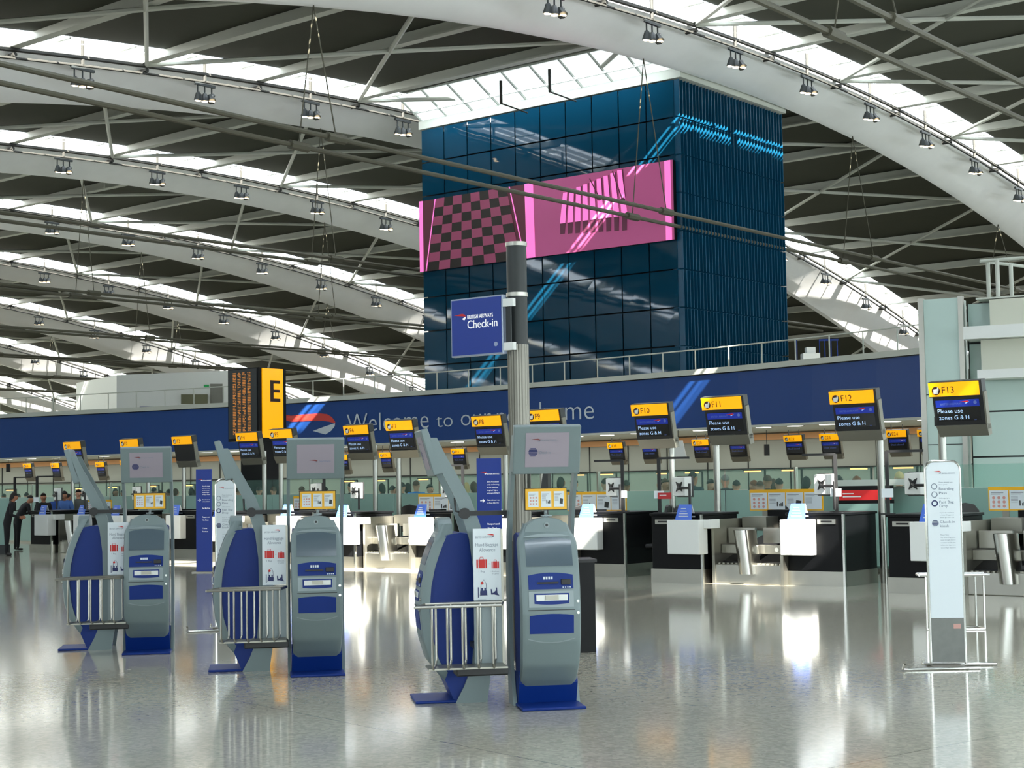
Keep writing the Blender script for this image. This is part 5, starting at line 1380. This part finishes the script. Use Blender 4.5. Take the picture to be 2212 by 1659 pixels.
# ------------------------------------------------------------------ people
M_skin = [mat('skin_light', (206, 152, 124), .6), mat('skin_mid', (166, 112, 84), .6), mat('skin_dark', (92, 60, 46), .6)]
M_hair = [mat('hair_dark', (24, 18, 16), .7), mat('hair_brown', (74, 48, 32), .7), mat('hair_blond', (196, 164, 110), .7), mat('hair_grey', (120, 116, 110), .7), mat('hair_auburn', (120, 66, 36), .7)]
def cloth(c): return mat('cloth_%d_%d_%d' % c, c, .85, noise=.08, nscale=9)
M_shoe = mat('black_shoe', (18, 17, 17), .4)
def figure(pose):
    """one continuous skinned body; returns mesh with slots skin, top, trousers, shoes and head centre"""
    J = {}; R = {}; L = {}; E_ = []
    def j(n, p, r, lab): J[n] = Vector(p); R[n] = r; L[n] = lab
    def e(a, b): E_.append((a, b))
    lean = {'stand': 0, 'phone': 0, 'lean': .62, 'write': .28, 'turn': .05}[pose]
    c, s = math.cos(lean), math.sin(lean)
    def up(x, y, z):   # upper body rotated about the hips, facing -y
        dz = z-.95; return (x, y*c-dz*s, .95+dz*c+y*s)
    j('pel', (0, 0, .95), .155, 2); j('waist', up(0, 0, 1.08), .145, 1); j('chest', up(0, 0, 1.28), .168, 1); j('neckb', up(0, .01, 1.44), .075, 1); j('neck', up(0, .0, 1.50), .052, 0)
    hz = 1.60
    j('head', up(0, -.02, hz), .082, 0); j('crown', up(0, -.005, hz+.075), .078, 0); j('chin', up(0, -.055, hz-.045), .045, 0); j('nose', up(0, -.115, hz-.005), .014, 0)
    e('pel', 'waist'); e('waist', 'chest'); e('chest', 'neckb'); e('neckb', 'neck'); e('neck', 'head'); e('head', 'crown'); e('head', 'chin'); e('head', 'nose')
    for sg, n in ((-1, 'l'), (1, 'r')):
        j('ear'+n, up(sg*.088, 0, hz+.0), .014, 0); e('head', 'ear'+n)
        j('hip'+n, (sg*.095, .0, .86), .108, 2); j('knee'+n, (sg*.11, -.01 if sg > 0 else .01, .49), .07, 2); j('ank'+n, (sg*.12, .02, .09), .043, 2); j('toe'+n, (sg*.135, -.13, .035), .036, 3); j('heel'+n, (sg*.12, .04, .04), .036, 3)
        e('pel', 'hip'+n); e('hip'+n, 'knee'+n); e('knee'+n, 'ank'+n); e('ank'+n, 'heel'+n); e('heel'+n, 'toe'+n)
        j('sh'+n, up(sg*.185, 0, 1.40), .078, 1); e('chest', 'sh'+n)
        if pose == 'stand' or (pose == 'turn') or (pose == 'phone' and sg < 0):
            el = up(sg*.24, .03, 1.12); wr = up(sg*.235, -.07, .90); dr = Vector((0, -.03, -1)).normalized()
        elif pose == 'phone':
            el = up(sg*.26, -.10, 1.16); wr = up(sg*.11, -.17, 1.44); dr = Vector((-sg*.1, .2, 1)).normalized()
        elif pose == 'lean':
            el = up(sg*.27, -.16, 1.20); wr = (J['sh'+n].x*1.1, J['sh'+n].y-.28, 1.10); dr = Vector((0, -1, -.1)).normalized()
        else:
            el = up(sg*.26, -.05, 1.12); wr = up(sg*.14, -.30, 1.12); dr = Vector((-sg*.4, -1, 0)).normalized()
        j('el'+n, el, .046, 1); j('wr'+n, wr, .029, 0); e('sh'+n, 'el'+n); e('el'+n, 'wr'+n)
        w_ = Vector(wr); sd = dr.cross(Vector((1, 0, 0))); 
        if sd.length < .2: sd = dr.cross(Vector((0, 1, 0)))
        sd.normalize(); pm_ = w_+dr*.055
        j('palm'+n, pm_, .032, 0); e('wr'+n, 'palm'+n)
        for q, ln in enumerate((.075, .088, .082, .064)):
            o_ = sd*((q-1.5)*.021)
            a1 = pm_+dr*.03+o_; a2 = a1+dr*ln*.55; a3 = a2+(dr+sd.cross(dr)*.5).normalized()*ln*.45
            for m_, (nm, pp, rr) in enumerate((('a', a1, .011), ('b', a2, .009), ('c', a3, .0075))): j('f%d%s%s' % (q, nm, n), pp, rr, 0)
            e('palm'+n, 'f%da%s' % (q, n)); e('f%da%s' % (q, n), 'f%db%s' % (q, n)); e('f%db%s' % (q, n), 'f%dc%s' % (q, n))
        a1 = w_+dr*.03-sd*.03; a2 = a1+(dr*.6-sd).normalized()*.04
        j('ta'+n, a1, .012, 0); j('tb'+n, a2, .009, 0); e('palm'+n, 'ta'+n); e('ta'+n, 'tb'+n)
    names = list(J); idx = {n: i for i, n in enumerate(names)}
    me = bpy.data.meshes.new('body_src'); me.from_pydata([J[n] for n in names], [(idx[a], idx[b]) for a, b in E_], [])
    ob = bpy.data.objects.new('body_src', me); C.objects.link(ob)
    sk = ob.modifiers.new('skin', 'SKIN'); sk.use_smooth_shade = True
    for i, n in enumerate(names):
        me.skin_vertices[0].data[i].radius = (R[n], R[n]*(.72 if n in ('waist', 'chest', 'pel') else 1)); me.skin_vertices[0].data[i].use_root = (n == 'pel')
    sb = ob.modifiers.new('sub', 'SUBSURF'); sb.levels = 1; sb.render_levels = 1
    bpy.context.view_layer.update()
    out = bpy.data.meshes.new_from_object(ob.evaluated_get(bpy.context.evaluated_depsgraph_get()))
    bpy.data.objects.remove(ob)
    out.materials.clear()
    for m_ in (M_skin[0], cloth((30, 30, 34)), cloth((24, 24, 28)), M_shoe): out.materials.append(m_)
    segs = []
    for a, b in E_:
        segs.append((J[a], J[b], L[a], L[b]))
    for p in out.polygons:
        cc = p.center; best = 9; lab = 1
        for A, B, la, lb_ in segs:
            ab = B-A; t = max(0, min(1, (cc-A).dot(ab)/max(ab.length_squared, 1e-9))); d = (A+ab*t-cc).length
            if d < best:
                best = d; lab = (la if t < .5 else lb_)
                if la == 1 and lb_ == 0: lab = 1 if t < .85 else 0
                if la == 2 and lb_ == 3: lab = 3 if t > .3 else 2
        p.material_index = lab; p.use_smooth = True
    return out, J['head'].copy(), lean
FIG = {p: figure(p) for p in ('stand', 'phone', 'lean', 'write', 'turn')}
def hair_mesh(long):
    m = MB(); vs = []; fs = []; n, k = 14, 8
    lim = 1.95 if long else 1.45
    for jn_ in range(k+1):
        t = lim*jn_/k
        for i in range(n):
            p = 2*math.pi*i/n; back = .5+.5*math.sin(p)      # +y is the back of the head
            tt = t*(.62+.55*back)
            rr = .093+.013*back
            vs.append((rr*.92*math.sin(tt)*math.cos(p), rr*1.02*math.sin(tt)*math.sin(p)+.016, rr*1.15*math.cos(tt)+.025-(.10*back*(jn_/k)**2 if long else 0)))
    for a in range(k):
        for i in range(n): fs.append((a*n+i, (a+1)*n+i, (a+1)*n+(i+1) % n, a*n+(i+1) % n))
    m.add(vs, fs); me = m.mesh('hair', M_hair[0])
    for p in me.polygons: p.use_smooth = True
    return me
HAIR = [hair_mesh(False), hair_mesh(True)]
def eye_mesh():
    m = MB()
    for sx in (-.03, .03): m.sphere((sx, -.088, .012), .011, .008, .007, 8, 5)
    return m.mesh('eyes', M_blackp)
EYES = eye_mesh()
m_ = MB(); m_.prism([(-.022, -.042), (.022, -.042), (.018, -.036), (-.018, -.036)], -.102, -.088, 'y'); MOUTH = m_.mesh('mouth', mat('lips', (150, 84, 74), .5))
NP = [0]
def person(px_, ytop, D, pose, rz, top, trous, hair, skin, lb, long=0, extra=None, grp=None, floor=True):
    me, hd_, lean = FIG[pose]
    ht = hd_.z+.16
    r = ray(px_, ytop); ztop = EYE+r.z*D
    k = max(.86, min(1.12, ztop/ht))
    o = bpy.data.objects.new('person', me); C.objects.link(o)
    # head offset so that the head sits on the wanted spot
    off = Matrix.Rotation(rz, 3, 'Z') @ (Vector((hd_.x, hd_.y, 0))*k)
    o.location = Vector((r.x*D, D, 0))-off; o.rotation_euler = (0, 0, rz); o.scale = (k, k, k)
    for i, mt in enumerate((M_skin[skin], cloth(top), cloth(trous), M_shoe)):
        o.material_slots[i].link = 'OBJECT'; o.material_slots[i].material = mt
    h = bpy.data.objects.new('hair', HAIR[long]); C.objects.link(h); h.parent = o; h.location = hd_+Vector((0, .012, .012)); h.rotation_euler = (lean*.9, 0, 0)
    h.material_slots[0].link = 'OBJECT'; h.material_slots[0].material = M_hair[hair]
    for nm, mm in (('eyes', EYES), ('mouth', MOUTH)):
        q = bpy.data.objects.new(nm, mm); C.objects.link(q); q.parent = o; q.location = hd_; q.rotation_euler = (lean*.9, 0, 0)
    tag(o, lb, 'person', grp)
    return o
PI = math.pi
# staff and passengers by the F1 and F2 desks
person(32, 1062, 40.2, 'write', 1.9, (22, 22, 26), (18, 18, 22), 0, 1, 'person in dark clothes at the far left, standing sideways beside desk F1', 1)
person(66, 1069, 43.8, 'lean', 2.2, (26, 26, 30), (18, 18, 22), 0, 1, 'person in a black jacket leaning over the desk left of F1')
person(94, 1064, 42.5, 'turn', .4, (24, 24, 28), (16, 16, 20), 0, 1, 'person with black hair in a dark jacket turned to the blue-shirted staff')
person(122, 1063, 44.6, 'phone', .3, (50, 84, 160), (18, 18, 24), 0, 1, 'person in a blue shirt with a hand raised to the mouth, left of another')
person(138, 1060, 43.2, 'write', -.4, (74, 112, 178), (16, 18, 26), 0, 1, 'person in a light blue shirt looking down, in front of the F1 pole')
person(170, 1056, 43.6, 'turn', .5, (92, 94, 92), (26, 26, 30), 0, 0, 'person in a grey suit jacket with white collar right of the F1 pole')
person(150, 1066, 46.0, 'stand', 2.4, (40, 34, 34), (24, 24, 28), 0, 1, 'person with dark hair half hidden behind the F1 pole')
person(187, 1062, 45.2, 'stand', 2.9, (70, 70, 76), (24, 24, 28), 1, 0, 'person with brown hair behind the grey-suited figure')
BK = [(8, 1066, 0, (60, 60, 66), 0, 'at the far left edge'), (40, 1066, 0, (120, 126, 130), 0, 'above desk F1, in pale grey'), (58, 1063, 0, (50, 70, 110), 0, 'second from the left'),
      (250, 1054, 0, (30, 34, 40), 1, 'right of the farthest leaning post'), (266, 1057, 0, (26, 26, 30), 0, 'just left of the farthest kiosk screen post'), (296, 1055, 1, (60, 50, 50), 0, 'seen between the farthest kiosk posts'),
      (333, 1052, 0, (24, 24, 28), 0, 'tall, in black, between the farthest kiosk posts'), (347, 1058, 0, (34, 40, 52), 0, 'short, beside the tall one in black'), (364, 1056, 0, (22, 22, 26), 0, 'left of the F3 pole'), (381, 1054, 1, (44, 36, 34), 1, 'just left of the F3 pole'),
      (413, 1053, 0, (30, 30, 34), 1, 'just left of the blue banner stand'), (517, 1052, 1, (60, 54, 48), 0, 'right of the middle leaning post'), (560, 1050, 0, (54, 50, 46), 0, 'left of the F4 pole'), (590, 1050, 1, (64, 56, 50), 0, 'between the F4 and F5 poles'),
      (652, 1050, 1, (50, 50, 56), 0, 'under the middle kiosk screen, left'), (702, 1050, 0, (34, 36, 40), 0, 'under the middle kiosk screen, right'), (757, 1041, 0, (26, 28, 34), 0, 'right of the middle kiosk screen'), (824, 1043, 0, (70, 74, 70), 1, 'with reddish face right of the F6 pole'),
      (850, 1048, 0, (30, 30, 34), 0, 'short, left of the F7 pole'), (868, 1041, 0, (24, 24, 28), 0, 'hidden by the F7 pole'), (881, 1042, 0, (22, 24, 28), 1, 'just right of the F7 pole'), (899, 1037, 1, (60, 140, 220), 0, 'in a bright blue shirt right of the F7 pole'), (930, 1045, 0, (70, 90, 86), 0, 'with grey-green top left of the nearest leaning post'),
      (1007, 1041, 2, (80, 70, 60), 1, 'with blond hair left of the near blue banner'), (1022, 1039, 1, (40, 30, 30), 1, 'with long brown hair left of the near blue banner'), (1213, 1029, 0, (40, 60, 60), 1, 'right of the nearest kiosk screen'), (1240, 1032, 0, (50, 74, 72), 0, 'behind clear glass left of F10'),
      (1307, 1032, 0, (200, 200, 196), 0, 'in front of the sunlit wall panel'), (1352, 1036, 0, (50, 74, 72), 0, 'right of the F10 desk frame'), (1426, 1034, 0, (26, 26, 30), 0, 'right of the F11 desk frame'), (1439, 1032, 1, (190, 180, 160), 0, 'in a cream top left of the F11 monitor'),
      (1498, 1018, 0, (34, 50, 58), 0, 'tallest, in dark clothes right of the F11 monitor'), (1537, 1034, 0, (50, 56, 66), 0, 'just left of the F11 pole'), (1566, 1024, 3, (66, 74, 76), 0, 'with grey hair just right of the F11 pole'), (1590, 1036, 0, (30, 34, 40), 0, 'second right of the F11 pole'),
      (1626, 1036, 4, (90, 70, 60), 0, 'with auburn hair above the long notice board'), (1641, 1038, 1, (90, 80, 70), 0, 'short, above the long notice board'), (1657, 1025, 1, (36, 34, 34), 0, 'tall, with brown hair above the long notice board'), (1668, 1033, 1, (60, 60, 60), 1, 'right of the tall one above the notice board'), (1682, 1032, 0, (28, 28, 32), 0, 'black haired, above the right end of the notice board'),
      (1743, 1028, 0, (40, 34, 32), 1, 'left of the F12 monitor'), (1779, 1025, 4, (50, 44, 44), 0, 'directly behind the F12 monitor'), (1811, 1026, 0, (26, 26, 30), 1, 'black haired, by the F12 desk frame'), (1852, 1027, 4, (170, 170, 160), 0, 'with auburn hair left of the F12 pole'), (1941, 1017, 2, (70, 66, 62), 0, 'with fair hair left of the white totem')]
rg = random.Random(11)
for i, (x, y, hr, tp, lg_, where) in enumerate(BK):
    q_ = (x-CX)/F_PX; D = PA.y+.725*(PA.x-q_*PA.y)/(.69+.725*q_)+1.3+rg.random()*1.6
    person(x, y, D, rg.choice(['stand', 'stand', 'turn', 'write']), rg.choice([PI, PI, 2.5, 3.6, .6]), tp, (28, 28, 34), hr, rg.choice([0, 0, 1]), 'person queueing behind the green glass, '+where, lg_, grp=None)
